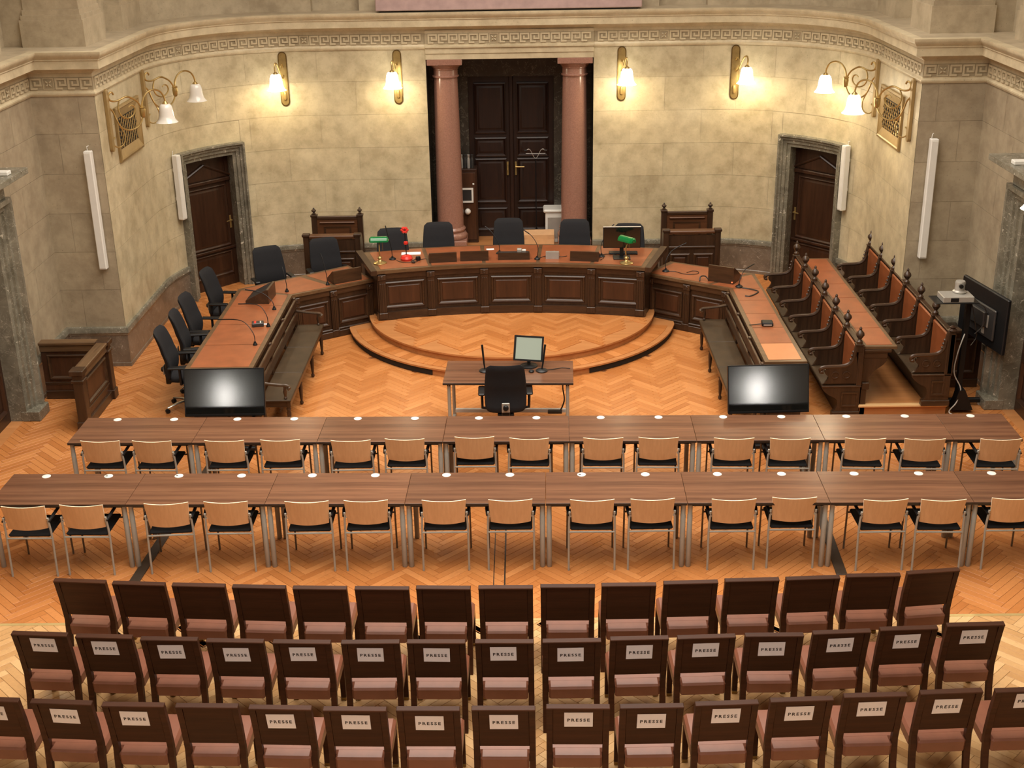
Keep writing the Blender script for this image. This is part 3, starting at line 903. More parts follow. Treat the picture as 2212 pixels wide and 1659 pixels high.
for sg in (1, -1):
    t = thing('column', 'pink granite column at the %s of the central doorway' % ('right' if sg > 0 else 'left'), 'column', (sg*1.075, 10.42, ZP), 0, 'doorway columns')
    m = MB(); m.box(-0.285, 0.285, -0.285, 0.285, 0, 0.20, 0.01); obj('plinth', m, 'granite_pink', t)
    m = MB(); m.lathe([(0.265,0.20),(0.285,0.23),(0.285,0.27),(0.26,0.31),(0.24,0.32),(0.24,0.335),(0.255,0.345),(0.262,0.37),(0.245,0.395),(0.232,0.41)], 32); obj('base', m, 'granite_pink', t)
    m = MB(); pts = []
    for i in range(13):
        q = i/12; pts.append((0.228-0.030*q**1.6, 0.41+2.56*q))
    m.lathe(pts, 32); obj('shaft', m, 'granite_pink', t)
    m = MB(); m.lathe([(0.198,2.96),(0.222,2.97),(0.226,2.99),(0.205,3.0),(0.203,3.09),(0.215,3.10),(0.217,3.115),(0.225,3.12),(0.255,3.155),(0.272,3.175),(0.272,3.185)], 32); obj('capital', m, 'granite_pink', t)
    m = MB(); m.box(-0.288, 0.288, -0.288, 0.288, 3.185, 3.28, 0.006); obj('abacus', m, 'granite_pink', t)

# ------------------------------------------------------------------ wall lamps
BELL = [(0.030,0.262),(0.060,0.258),(0.080,0.240),(0.092,0.205),(0.100,0.150),(0.106,0.095),(0.118,0.050),(0.140,0.018),(0.158,0.0),(0.150,0.002),(0.132,0.020),(0.112,0.052),(0.098,0.097),(0.092,0.15),(0.084,0.2),(0.072,0.232),(0.052,0.248),(0.0,0.25)]
bell_me = MB().lathe(list(reversed(BELL)), 24).mesh('lamp_shade')
def bulb(parent, loc):
    ld = bpy.data.lights.new('bulb', 'POINT'); ld.energy = BULB_POWER; ld.color = WARM; ld.shadow_soft_size = 0.05
    o = bpy.data.objects.new('bulb', ld); COL.objects.link(o); o.parent = parent; o.location = loc
def rounded_bar(w, z0, z1, d):
    pts = [(w/2*math.cos(PI*i/8), z1-w/2+w/2*math.sin(PI*i/8)) for i in range(9)]
    pts += [(-w/2*math.cos(PI*i/8), z0+w/2-w/2*math.sin(PI*i/8)) for i in range(9)]
    m = MB(); m.prism(pts, -d, 0, 'y'); return FIX(m)
def spline(pts, n=6):
    P = [Vector(p) for p in pts]; out = []
    for i in range(len(P)-1):
        p0 = P[max(0, i-1)]; p1 = P[i]; p2 = P[i+1]; p3 = P[min(len(P)-1, i+2)]
        for k in range(n):
            t = k/n
            out.append(0.5*((2*p1)+(p2-p0)*t+(2*p0-5*p1+4*p2-p3)*t*t+(3*p1-p0-3*p2+p3)*t**3))
    out.append(P[-1]); return out
def sconce(x, wx, swing, label):
    dxa = max(0.0, abs(x)-CX); th_ = math.asin(dxa/RA)
    t = thing('wall_sconce', label, 'wall lamp', (x, (CY+RA*math.cos(th_) if dxa else YB)-0.006, 2.97), -math.copysign(th_, x), 'short brass wall sconces')
    p = obj('back_plate', rounded_bar(0.145, 0, 0.88, 0.022), 'brass_dark', t)
    obj('inner_plate', rounded_bar(0.112, 0.016, 0.864, 0.030), 'brass', t)
    a = MB(); dx = swing
    a.tube(spline([(0,-0.03,0.50),(dx*0.1,-0.10,0.47),(dx*0.35,-0.19,0.53),(dx*0.7,-0.27,0.70),(dx*0.95,-0.335,0.74),(dx*1.05,-0.37,0.68),(dx,-0.375,0.585)]), 0.013, 8)
    obj('arm', a, 'brass', t)
    a = MB(); a.tube(spline([(0,-0.03,0.64),(dx*0.1,-0.08,0.68),(dx*0.3,-0.13,0.66),(dx*0.35,-0.15,0.58)]), [0.009]*18+[0.012], 8); obj('scroll', a, 'brass', t)
    a = MB(); a.lathe([(0.0,0.06),(0.022,0.07),(0.030,0.12),(0.022,0.19),(0.0,0.2)], 12, c=(0,-0.045,0.04)); obj('pendant', a, 'brass', t)
    c = MB(); c.lathe([(0.040,0.560),(0.046,0.575),(0.034,0.592),(0.016,0.61)], 16, c=(dx,-0.375,0)); obj('shade_holder', c, 'brass', t)
    sh = obj('lamp_shade', bell_me, 'glass_lit', t, (dx, -0.375, 0.315)); sh['label'] = 'glowing white glass bell shade'
    bulb(t, (dx, -0.375, 0.29))
for x, dx, lb in ((-3.73, -0.126, 'lit brass wall sconce nearest the left apse door'), (-1.85, -0.055, 'lit brass wall sconce just left of the central doorway'),
                  (1.84, 0.06, 'lit brass wall sconce just right of the central doorway'), (3.70, 0.19, 'lit brass wall sconce nearest the right apse door')):
    sconce(x, x, dx, lb)
def spiral(c, r0, r1, a0, turns, n=20):
    return [(c[0]+(r0+(r1-r0)*i/n)*math.cos(a0+turns*2*PI*i/n), 0, c[1]+(r0+(r1-r0)*i/n)*math.sin(a0+turns*2*PI*i/n)) for i in range(n+1)]
def swing_lamp(x, y, sg, lit, label):
    """scrolled swing arm; local x runs out along the arm, z up from plate bottom"""
    z0 = 3.02
    ang = math.atan2(0.80, -sg*0.60)
    t = thing('swing_arm_lamp', label, 'wall lamp', (x, y, z0), ang, 'scrolled brass swing-arm wall lamps')
    pb = rounded_bar(0.10, 0, 0.86, 0.045)
    o = obj('back_plate', pb, 'brass_paint', t); o.rotation_euler = (0, 0, -ang + (-sg*PI/2))
    o.location = (0, 0, 0)
    def zz(l): return [(a, 0, b-z0) for a, b in l]
    m = MB()
    m.tube(spline(zz([(0.15,3.78),(0.13,3.815),(0.09,3.81),(0.065,3.765),(0.09,3.71),(0.17,3.69),(0.26,3.705),(0.34,3.725),(0.40,3.715),(0.51,3.65),(0.575,3.56),(0.60,3.48)])), 0.013, 8)
    m.tube(spline(zz([(0.40,3.715),(0.30,3.72),(0.23,3.68),(0.20,3.58),(0.24,3.48),(0.34,3.43),(0.43,3.46),(0.475,3.52),(0.46,3.58),(0.41,3.60),(0.37,3.575)])), [0.011]*52+[0.008]*9, 8)
    m.tube(spline(zz([(0.06,3.61),(0.11,3.55),(0.145,3.45),(0.20,3.345),(0.28,3.285),(0.38,3.265),(0.48,3.285),(0.55,3.34),(0.59,3.41)])), 0.012, 8)
    m.tube(spline(zz([(0.18,3.37),(0.24,3.26),(0.255,3.17),(0.22,3.09),(0.14,3.06),(0.07,3.09),(0.055,3.16),(0.09,3.21)])), 0.009, 8)
    m.tube(spline(zz([(0.02,3.66),(0.05,3.62),(0.06,3.56),(0.02,3.50)])), 0.011, 8)
    obj('scroll_arm', m, 'brass', t)
    m = MB(); m.lathe([(0.020,3.40),(0.034,3.42),(0.042,3.50),(0.038,3.53),(0.048,3.545),(0.03,3.555)], 12, c=(0.60,0,-z0)); obj('joint', m, 'brass', t)
    m = MB(); m.tube(spline(zz([(0.60,3.54),(0.62,3.64),(0.70,3.73),(0.82,3.76),(0.93,3.72),(0.99,3.63),(1.0,3.55)])), 0.013, 8); obj('gooseneck', m, 'brass', t)
    m = MB(); m.lathe([(0.040,3.525),(0.046,3.54),(0.034,3.555),(0.016,3.575)], 16, c=(1.0,0,-z0)); obj('shade_holder', m, 'brass', t)
    sh = obj('lamp_shade', bell_me, 'glass_lit' if lit else 'glass_off', t, (1.0, 0, 3.275-z0)); sh['label'] = 'glowing white glass bell shade' if lit else 'unlit milky glass bell shade'
    if lit: bulb(t, (1.0, 0, 3.25-z0))
swing_lamp(-XW+0.008, 6.29, -1, False, 'unlit scrolled brass swing-arm lamp at left grille, nearer the camera')
swing_lamp(-XW+0.008, 8.10, -1, False, 'unlit scrolled brass swing-arm lamp at left, nearer the apse door')
swing_lamp(XW-0.008, 8.04, 1, True, 'lit scrolled brass swing-arm lamp at right, nearer the apse door')
swing_lamp(XW-0.008, 6.19, 1, True, 'lit scrolled brass swing-arm lamp at right grille, nearer the camera')

# ventilation grilles
for sg in (-1, 1):
    t = thing('wall_grille', 'brass ventilation grille in the %s wall behind the swing lamps' % ('left' if sg < 0 else 'right'), 'grille', (sg*(XW-0.006), 7.17, 2.80), -sg*PI/2, 'brass wall grilles')
    w, h = 1.16, 0.76
    m = MB(); m.frame(w, h, [(0,0),(0,0.035),(0.03,0.042),(0.045,0.030),(0.16,0.004),(0.165,0.0)], 0, h/2); obj('frame', FIX(m), 'brass_paint', t)
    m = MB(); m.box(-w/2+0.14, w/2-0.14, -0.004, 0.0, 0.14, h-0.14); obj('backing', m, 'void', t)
    m = MB(); a, b = w/2-0.165, h/2-0.165
    n = 13
    for i in range(-n, n+1):
        for d in (1, -1):
            c = i*0.125
            pts = []
            for k in range(41):
                x = -a+2*a*k/40; z = d*(x-c)*0.9
                if abs(z) <= b: pts.append((x, -0.012-0.004*d, h/2+z))
            if len(pts) > 1: m.tube([pts[0], pts[-1]], 0.0085, 5)
    obj('lattice', m, 'brass_paint', t)

# white line-array loudspeakers
def speaker(x, y, rz, z0, z1, label):
    t = thing('column_loudspeaker', label, 'loudspeaker', (x, y, z0), rz, 'white column loudspeakers'); h = z1-z0
    m = MB(); m.box(-0.052, 0.052, -0.10, 0.0, 0, h, 0.008); obj('housing', m, 'white_plastic', t)
    m = MB(); m.box(-0.044, 0.044, -0.106, -0.099, 0.02, h-0.02, 0.003); obj('front_grille', m, 'white_plastic', t)
    m = MB(); m.box(-0.03, 0.03, -0.03, 0.02, h*0.30, h*0.30+0.05); m.box(-0.03, 0.03, -0.03, 0.02, h*0.75, h*0.75+0.05); m.tube([(-0.02,0.0,h),(-0.02,-0.01,h+0.05),(0.0,0.01,h+0.06)], 0.006, 6); obj('wall_bracket', m, 'white_plastic', t)
speaker(-5.66, YP-0.03, 0.0, 1.48, 3.13, 'tall white column loudspeaker on the left pilaster')
speaker(5.71, YP-0.03, 0.0, 1.48, 3.13, 'tall white column loudspeaker on the right pilaster')
for sg in (-1, 1):
    a = math.radians(20.5); x, y = CX+(RA-0.04)*math.cos(a), CY+(RA-0.04)*math.sin(a)
    ix, iy = CX-x, CY-y
    speaker(sg*x, y, math.atan2(sg*ix, -iy), 1.42, 2.46, 'white column loudspeaker beside the %s apse door frame' % ('left' if sg < 0 else 'right'))

# ------------------------------------------------------------------ carved desks
MOULD = [(0,0),(0,0.020),(0.014,0.030),(0.03,0.024),(0.045,0.006),(0.047,0.0)]
def desk_bay(t, M_, w, h, z0, mat='panel_oak'):
    """moulding + raised panel on a flat front; M_ local frame: x along front, -y outward"""
    m = MB(); m.frame(w, h, MOULD, 0, z0+h/2); o = obj('panel_moulding', FIX(m), 'dark_oak_h', t); o.matrix_local = M_
    m = MB(); m.frame(w-0.13, h-0.13, [(0,0),(0.012,0.012)], 0, z0+h/2); a, b = (w-0.13)/2-0.012, (h-0.13)/2-0.012
    m.add([(-a,-0.012,z0+h/2-b),(a,-0.012,z0+h/2-b),(a,-0.012,z0+h/2+b),(-a,-0.012,z0+h/2+b)], [(0,1,2,3)])
    o = obj('panel', m, mat, t); o.matrix_local = M_
def pilaster(t, M_, w, z0, z1, d=0.05):
    m = MB(); m.box(-w/2, w/2, -d, 0.02, z0+0.10, z1-0.11, 0.004)
    for k in (-1, 0, 1): m.box(k*w*0.27-w*0.07, k*w*0.27+w*0.07, -d-0.010, -d, z0+0.13, z1-0.16, 0.003)
    m.box(-w/2-0.01, w/2+0.01, -d-0.015, 0.02, z1-0.11, z1-0.02, 0.008); m.box(-w/2-0.012, w/2+0.012, -d-0.02, 0.02, z0+0.02, z0+0.115, 0.006)
    m.lathe([(0.0,0),(0.022,0.006),(0.028,0.0)], 10, M=T(0, -d-0.015, z1-0.065)@RX(PI/2))
    o = obj('pilaster', m, 'dark_oak', t); o.matrix_local = M_
JC, JR0, JR1, JA = 0.42, 6.88, 7.96, math.radians(16.85)
ZJ = 1.03
jt = thing('judges_desk', 'long curved dark carved judges bench with leather top on the podium', 'desk', (0, 0, 0.244))
def jpt(r, a): return (r*math.sin(a), JC+r*math.cos(a))
def jarc(r0, r1, a0, a1, z0, z1, n=20):
    A = [a0+(a1-a0)*i/n for i in range(n+1)]
    m = MB(); m.prism([jpt(r0, a) for a in A]+[jpt(r1, a) for a in reversed(A)], z0, z1, 'z'); return FIX(m)
zo = 0.244
obj('front_board', jarc(JR0+0.07, JR0+0.13, -JA, JA, 0, ZJ-0.05-zo, 24), 'dark_oak', jt)
obj('plinth', jarc(JR0+0.02, JR0+0.13, -JA-0.002, JA+0.002, 0, 0.115, 24), 'dark_oak_h', jt)
obj('top_rail', jarc(JR0+0.045, JR0+0.13, -JA, JA, ZJ-0.145-zo, ZJ-0.05-zo, 24), 'dark_oak_h', jt)
obj('desk_top', jarc(JR0, JR1, -JA-0.006, JA+0.006, ZJ-0.05-zo, ZJ-zo, 24), 'desk_edge', jt)
for i in range(5):
    a0 = -JA+2*JA*i/5+0.004; a1 = -JA+2*JA*(i+1)/5-0.004
    obj('leather_pad', jarc(JR0+0.075, JR1-0.05, a0+(0.006 if i == 0 else 0), a1-(0.006 if i == 4 else 0), ZJ-0.002-zo, ZJ+0.003-zo, 8), 'leather_tan', jt)
for sg in (-1, 1):
    a = sg*(JA-0.004)
    obj('side_board', jarc(JR0+0.07, JR1-0.05, a-0.004, a+0.004, 0, ZJ-0.05-zo, 2), 'dark_oak', jt)
    # sloped ledge along the outer edge
    obj('side_ledge', jarc(JR0-0.02, JR1+0.10, sg*JA+0.001 if sg > 0 else -JA-0.014, sg*JA+0.014 if sg > 0 else -JA-0.001, ZJ-0.06-zo, ZJ+0.012-zo, 2), 'dark_oak', jt)
for i in range(5):
    a = -JA+2*JA*(i+0.5)/5; x, y = jpt(JR0+0.07, a)
    desk_bay(jt, T(x, y, 0)@RZ(-a), 0.62, 0.42, 0.165)
for i in range(6):
    a = -JA+2*JA*i/5; a = max(-JA+0.010, min(JA-0.010, a)); x, y = jpt(JR0+0.07, a)
    pilaster(jt, T(x, y, 0)@RZ(-a), 0.11, 0, ZJ-0.05-zo)

# wing desks: polygon tops
ZW = 0.80
def edge_frame(p, q):
    p = Vector(p); q = Vector(q); d = q-p
    return (p+q)/2, d.length, math.atan2(d.y, d.x)
def wing(name, label, inner, outer, fronts, pads, mats):
    """inner/outer polylines of the top"""
    t = thing(name, label, 'desk', (0, 0, 0))
    poly = inner+outer[::-1]
    m = MB(); m.prism(poly, ZW-0.045, ZW, 'z'); obj('desk_top', FIX(m), 'desk_edge', t)
    for k, (p, q, nb, e0, e1) in enumerate(fronts):
        c, L, a = edge_frame(p, q)
        M_ = T(c.x, c.y, 0)@RZ(a)
        m = MB(); m.box(-L/2, L/2, 0.05, 0.10, 0, ZW-0.045); o = obj('front_board', m, 'dark_oak', t); o.matrix_local = M_
        m = MB(); m.box(-L/2, L/2, -0.005, 0.10, 0, 0.10, 0.006); m.box(-L/2, L/2, 0.015, 0.10, 0.10, 0.135, 0.01); o = obj('plinth', m, 'dark_oak_h', t); o.matrix_local = M_
        m = MB(); m.box(-L/2, L/2, 0.02, 0.10, ZW-0.135, ZW-0.046, 0.006); o = obj('top_rail', m, 'dark_oak_h', t); o.matrix_local = M_
        for i in range(nb):
            cx = -L/2+L*(i+0.5)/nb
            desk_bay(t, M_@T(cx, 0.05, 0), L/nb-0.17, 0.40, 0.19)
        for i in range(nb+1):
            cx = max(-L/2+0.06, min(L/2-0.06, -L/2+L*i/nb))
            pilaster(t, M_@T(cx, 0.05, 0), 0.10, 0, ZW-0.046, 0.04)
    for pts, mt in zip(pads, mats):
        m = MB(); m.prism(pts, ZW-0.002, ZW+0.003, 'z'); obj('leather_pad', FIX(m), mt, t)
    return t
inL = [(-3.22, 3.65), (-3.22, 6.62), (-2.10, 7.36)]
outL = [(-4.08, 3.65), (-4.08, 6.95), (-2.58, 8.12)]
padsL = []
ys = [3.70, 4.52, 5.33, 6.14]
for i in range(3): padsL.append([(-4.02, ys[i]), (-3.28, ys[i]), (-3.28, ys[i+1]-0.014), (-4.02, ys[i+1]-0.014)])
padsL.append([(-4.02, 6.14), (-3.28, 6.14), (-3.28, 6.60), (-4.02, 6.88)])
padsL.append([(-3.25, 6.66), (-2.70, 7.025), (-3.25, 7.52), (-4.0, 6.94)])
padsL.append([(-2.62, 7.08), (-2.16, 7.38), (-2.58, 8.03), (-3.16, 7.58)])
wl = wing('wing_desk', 'L-shaped dark wooden desk with leather top beside the left bench', inL, outL, [((-3.22, 6.62), (-2.10, 7.36), 2, 0, 0)], padsL, ['leather_tan']*6)
m = MB(); m.box(-3.30, -3.24, 3.70, 6.6, 0, ZW-0.045); obj('front_board', m, 'dark_oak', wl)
m = MB(); m.box(-4.04, -3.26, 3.70, 3.75, 0, ZW-0.045); obj('end_board', m, 'dark_oak', wl)
inR = [(2.06, 7.47), (3.20, 6.66), (3.20, 3.65)]
outR = [(2.50, 8.10), (3.70, 7.38), (3.73, 3.65)]
padsR = []; mts = []
yy = [3.72, 4.32, 4.93, 5.52, 6.10, 6.66]
for i in range(5):
    padsR.append([(3.26, yy[i]), (3.67, yy[i]), (3.67, yy[i+1]-0.012), (3.26, yy[i+1]-0.012)]); mts.append('leather_new' if i == 0 else 'leather_tan')
padsR.append([(3.27, 6.68), (3.66, 6.66), (3.645, 7.33), (2.98, 6.87)]); mts.append('leather_tan')
padsR.append([(2.12, 7.49), (2.94, 6.91), (3.58, 7.38), (2.55, 8.0)]); mts.append('leather_tan')
wr = wing('wing_desk', 'L-shaped dark wooden desk with leather top before the right stalls', inR, outR, [((2.06, 7.47), (3.20, 6.66), 2, 0, 0)], padsR, mts)
m = MB(); m.box(3.22, 3.28, 3.70, 6.6, 0, ZW-0.045); obj('front_board', m, 'dark_oak', wr)
m = MB(); m.box(3.24, 3.70, 3.70, 3.75, 0, ZW-0.045); obj('end_board', m, 'dark_oak', wr)

# ------------------------------------------------------------------ wooden benches in front of the wings
def bench(sg, label):
    t = thing('wooden_bench', label, 'bench', (sg*2.93, 3.42, 0), 0, 'long benches before the wing desks')
    L = 2.88
    fx = lambda x: -sg*x          # local: +x towards the room centre
    def bx(m, x0, x1, *a, **k):
        q = sorted((fx(x0), fx(x1))); m.box(q[0], q[1], *a, **k)
    for i in range(3):
        m = MB(); bx(m, -0.18, 0.20, L*i/3+0.004, L*(i+1)/3-0.004, 0.425, 0.455, 0.008); obj('seat_board', m, 'bench_seat', t)
    m = MB(); bx(m, 0.155, 0.185, 0.04, L-0.04, 0.345, 0.425, 0.004); bx(m, -0.17, -0.14, 0.04, L-0.04, 0.345, 0.425, 0.004); bx(m, -0.15, 0.16, 0.04, 0.07, 0.345, 0.425); bx(m, -0.15, 0.16, L-0.07, L-0.04, 0.345, 0.425); obj('apron', m, 'dark_oak_h', t)
    legp = [(0.016,0.0),(0.026,0.03),(0.014,0.06),(0.020,0.10),(0.028,0.26),(0.022,0.29),(0.032,0.31),(0.024,0.33),(0.030,0.36),(0.030,0.43)]
    for y in (0.06, 0.95, 1.93, L-0.06):
        m = MB(); m.lathe(legp, 10, c=(fx(0.155), y, 0)); obj('leg', m, 'dark_oak', t)
        m = MB(); m.tube([(fx(-0.15), y, 0), (fx(-0.15), y, 0.44)], 0.022, 8); obj('leg', m, 'dark_oak', t)
    for z0, z1 in ((0.53, 0.66), (0.73, 0.85)):
        m = MB(); bx(m, -0.20, -0.165, 0.03, L-0.03, z0, z1, 0.008); obj('back_rail', m, 'dark_oak_h', t)
    for y in (0.03, L/3, 2*L/3, L-0.03):
        m = MB(); bx(m, -0.215, -0.18, y-0.03, y+0.03, 0.43, 0.87, 0.006); obj('back_post', m, 'dark_oak', t)
    for y in (0.04, L-0.04):
        m = MB(); m.tube(spline([(fx(-0.19), y, 0.68), (fx(-0.05), y, 0.655), (fx(0.08), y, 0.64), (fx(0.15), y, 0.635), (fx(0.185), y, 0.61), (fx(0.165), y, 0.585)]), [0.020]*24+[0.026]*7, 8)
        obj('armrest', m, 'bench_wood', t)
        m = MB(); m.lathe([(0.014,0.455),(0.024,0.47),(0.014,0.49),(0.026,0.55),(0.016,0.60),(0.018,0.64)], 10, c=(fx(0.13), y, 0)); obj('arm_support', m, 'dark_oak', t)
bench(-1, 'long dark wooden bench against the left wing desk')
bench(1, 'long dark wooden bench against the right wing desk')

# ------------------------------------------------------------------ choir stalls on the right
FIN = [(0.032,0.0),(0.032,0.035),(0.022,0.045),(0.016,0.062),(0.030,0.085),(0.044,0.115),(0.040,0.14),(0.022,0.165),(0.012,0.178),(0.016,0.19),(0.012,0.205),(0.0,0.222)]
def arm_profile():
    # (depth towards sitter front, height) scroll arm from back post to hand rest
    return spline([(0.02,0,0.98),(0.04,0,0.88),(0.055,0,0.78),(0.11,0,0.710),(0.20,0,0.685),(0.33,0,0.680),(0.42,0,0.672),(0.455,0,0.650),(0.445,0,0.620),(0.42,0,0.618)])
def stall_row(x0, ys, z, label_row, near_stub, seats_n, grp):
    PITCH = ys[1]-ys[0]
    t = thing('choir_stalls', label_row, 'choir stalls', (x0, ys[0], z), 0, grp)
    for i in range(seats_n):
        y0, y1 = ys[i], ys[i+1]
        w = y1-y0
        def pt(n_, m_, mt_): return obj(n_, m_, mt_, t, (0, y0-ys[0], 0))
        # seat plank
        m = MB(); m.box(-0.43, -0.02, 0.0, w-0.006, 0.415, 0.45, 0.008); pt('seat', m, 'bench_seat')
        # back board, leather panel, top rail
        m = MB(); m.box(0.0, 0.05, 0.0, w, 0.12, 0.965); pt('back_board', m, 'dark_oak')
        m = MB(); m.box(-0.028, 0.004, 0.035, w-0.035, 0.47, 0.945, 0.018); pt('leather_back', m, 'leather_back')
        m = MB(); m.box(-0.015, 0.055, 0.0, w, 0.955, 0.985, 0.008); pt('top_rail', m, 'dark_oak_h')
        # arm sides: the far side of each seat, plus the near end for the first
        for k, yy_ in enumerate([w] + ([0.0] if i == 0 else [])):
            end = (k == 1)
            m = MB(); ap = arm_profile()
            m.tube([(-p.x, yy_, p.z) for p in ap], [0.026]*(len(ap)-8)+[0.034]*8, 8); pt('armrest', m, 'dark_oak_h')
            q = spline([(0.0,0,0.455),(0.0,0,0.70),(0.03,0,0.84),(0.05,0,0.76),(0.11,0,0.695),(0.22,0,0.668),(0.38,0,0.655),(0.40,0,0.60),(0.355,0,0.545),(0.385,0,0.48),(0.42,0,0.455)], 3)
            m = MB(); m.prism([(-p.x, p.z) for p in q], yy_-0.018, yy_+0.018, 'y'); o = pt('arm_panel', FIX(m), 'dark_oak')
            if end:
                m = MB()
                for cx_ in (-0.13, -0.27): m.lathe([(0.045,0),(0.052,0.008),(0.040,0.012),(0.036,0.004),(0.0,0.004)], 16, M=T(cx_, yy_-0.018, 0.575)@RX(PI/2))
                pt('carved_roundel', m, 'dark_oak_h')
            # cusps up the back edge
            m = MB()
            for q_ in range(3): m.lathe([(0.0,-0.02),(0.016,-0.01),(0.018,0.0),(0.012,0.012),(0.0,0.02)], 8, c=(-0.062-0.012*(2-q_), yy_, 0.78+0.05*q_))
            pt('cusp', m, 'dark_oak_h')
            if not (end and near_stub):
                m = MB(); m.box(-0.035, 0.045, yy_-0.035, yy_+0.035, 0.88, 0.985, 0.006); m.box(-0.045, 0.055, yy_-0.045, yy_+0.045, 0.965, 0.99, 0.004); pt('post', m, 'dark_oak')
                m = MB(); m.lathe([(a*1.22, b*1.04) for a, b in FIN], 12, c=(0.005, yy_, 0.985)); pt('finial', m, 'dark_oak_h')
            else:
                m = MB(); m.box(-0.03, 0.06, yy_-0.03, yy_+0.04, 0.12, 1.0, 0.006); m.lathe([(0.05,1.0),(0.06,1.01),(0.03,1.03),(0.04,1.05),(0.0,1.07)], 10, c=(0.02, yy_, 0)); pt('post', m, 'dark_oak')
        if i == 0:
            s_ = spline([(-0.43,0,0.415),(-0.40,0,0.36),(-0.33,0,0.30),(-0.24,0,0.25),(-0.21,0,0.18),(-0.24,0,0.10),(-0.26,0,0.09)], 4)
            poly = [(p.x, p.z) for p in s_]+[(-0.26, 0.0), (0.06, 0.0), (0.06, 0.415)]
            m = MB(); m.prism(poly, -0.02, 0.03, 'y'); pt('end_panel', FIX(m), 'dark_oak')
            m = MB(); m.frame(0.21, 0.20, [(0,0),(0,0.012),(0.02,0.012),(0.025,0)], -0.07, 0.24, -0.02); pt('end_moulding', FIX(m), 'dark_oak_h')
            m = MB(); m.box(-0.28, 0.075, -0.035, 0.045, 0, 0.075, 0.006); pt('end_plinth', m, 'dark_oak_h')
            m = MB(); m.box(-0.43, 0.07, -0.03, 0.04, 0.405, 0.43, 0.006); pt('end_moulding', m, 'dark_oak_h')
            m = MB(); m.box(0.0, 0.07, -0.03, 0.03, 0.43, 0.96, 0.006); pt('end_post', m, 'dark_oak')
        # front board under the seat, set back
        m = MB(); m.box(-0.20, -0.16, 0.0, w, 0.0, 0.415); pt('under_board', m, 'dark_oak')
yA = [3.76+0.661*i for i in range(7)]
yB = [3.71+0.661*i for i in range(7)]
stall_row(4.385, yA, 0.0, 'front row of carved dark stalls with leather backs, beside the right wing desk', False, 6, 'carved choir stalls')
stall_row(5.495, yB, 0.161, 'rear row of carved dark stalls with leather backs, along the right wall', True, 6, 'carved choir stalls')
# book desk fixed behind the front row
t = thing('stall_desk', 'narrow leather-topped desk between the two rows of stalls', 'desk', (4.462, 3.76, 0))
m = MB(); m.box(0.0, 0.41, 0.0, 3.90, 0.905, 0.95, 0.008); obj('desk_top', m, 'desk_edge', t)
for i in range(6):
    m = MB(); m.box(0.03, 0.36, 0.05+0.633*i, 0.05+0.633*(i+1)-0.012, 0.945, 0.954, 0.003); obj('leather_pad', m, 'leather_tan', t)
m = MB(); m.box(0.0, 0.30, 0.01, 0.06, 0.78, 0.905, 0.006); m.box(0.0, 0.34, -0.01, 0.06, 0.865, 0.905, 0.006); obj('end_frieze', m, 'dark_oak_h', t)
m = MB(); q = spline([(0.0,0,0.78),(0.28,0,0.78),(0.26,0,0.70),(0.16,0,0.62),(0.09,0,0.53),(0.08,0,0.45),(0.0,0,0.44)], 3); m.prism([(p.x, p.z) for p in q], 0.015, 0.055, 'y'); obj('bracket', FIX(m), 'dark_oak', t)
m = MB(); m.box(0.0, 0.07, 0.0, 0.06, 0, 0.46, 0.005); m.box(0.0, 0.10, -0.01, 0.07, 0.36, 0.46, 0.01); m.box(0, 0.05, 0.06, 3.85, 0.0, 0.9); obj('support', m, 'dark_oak', t)

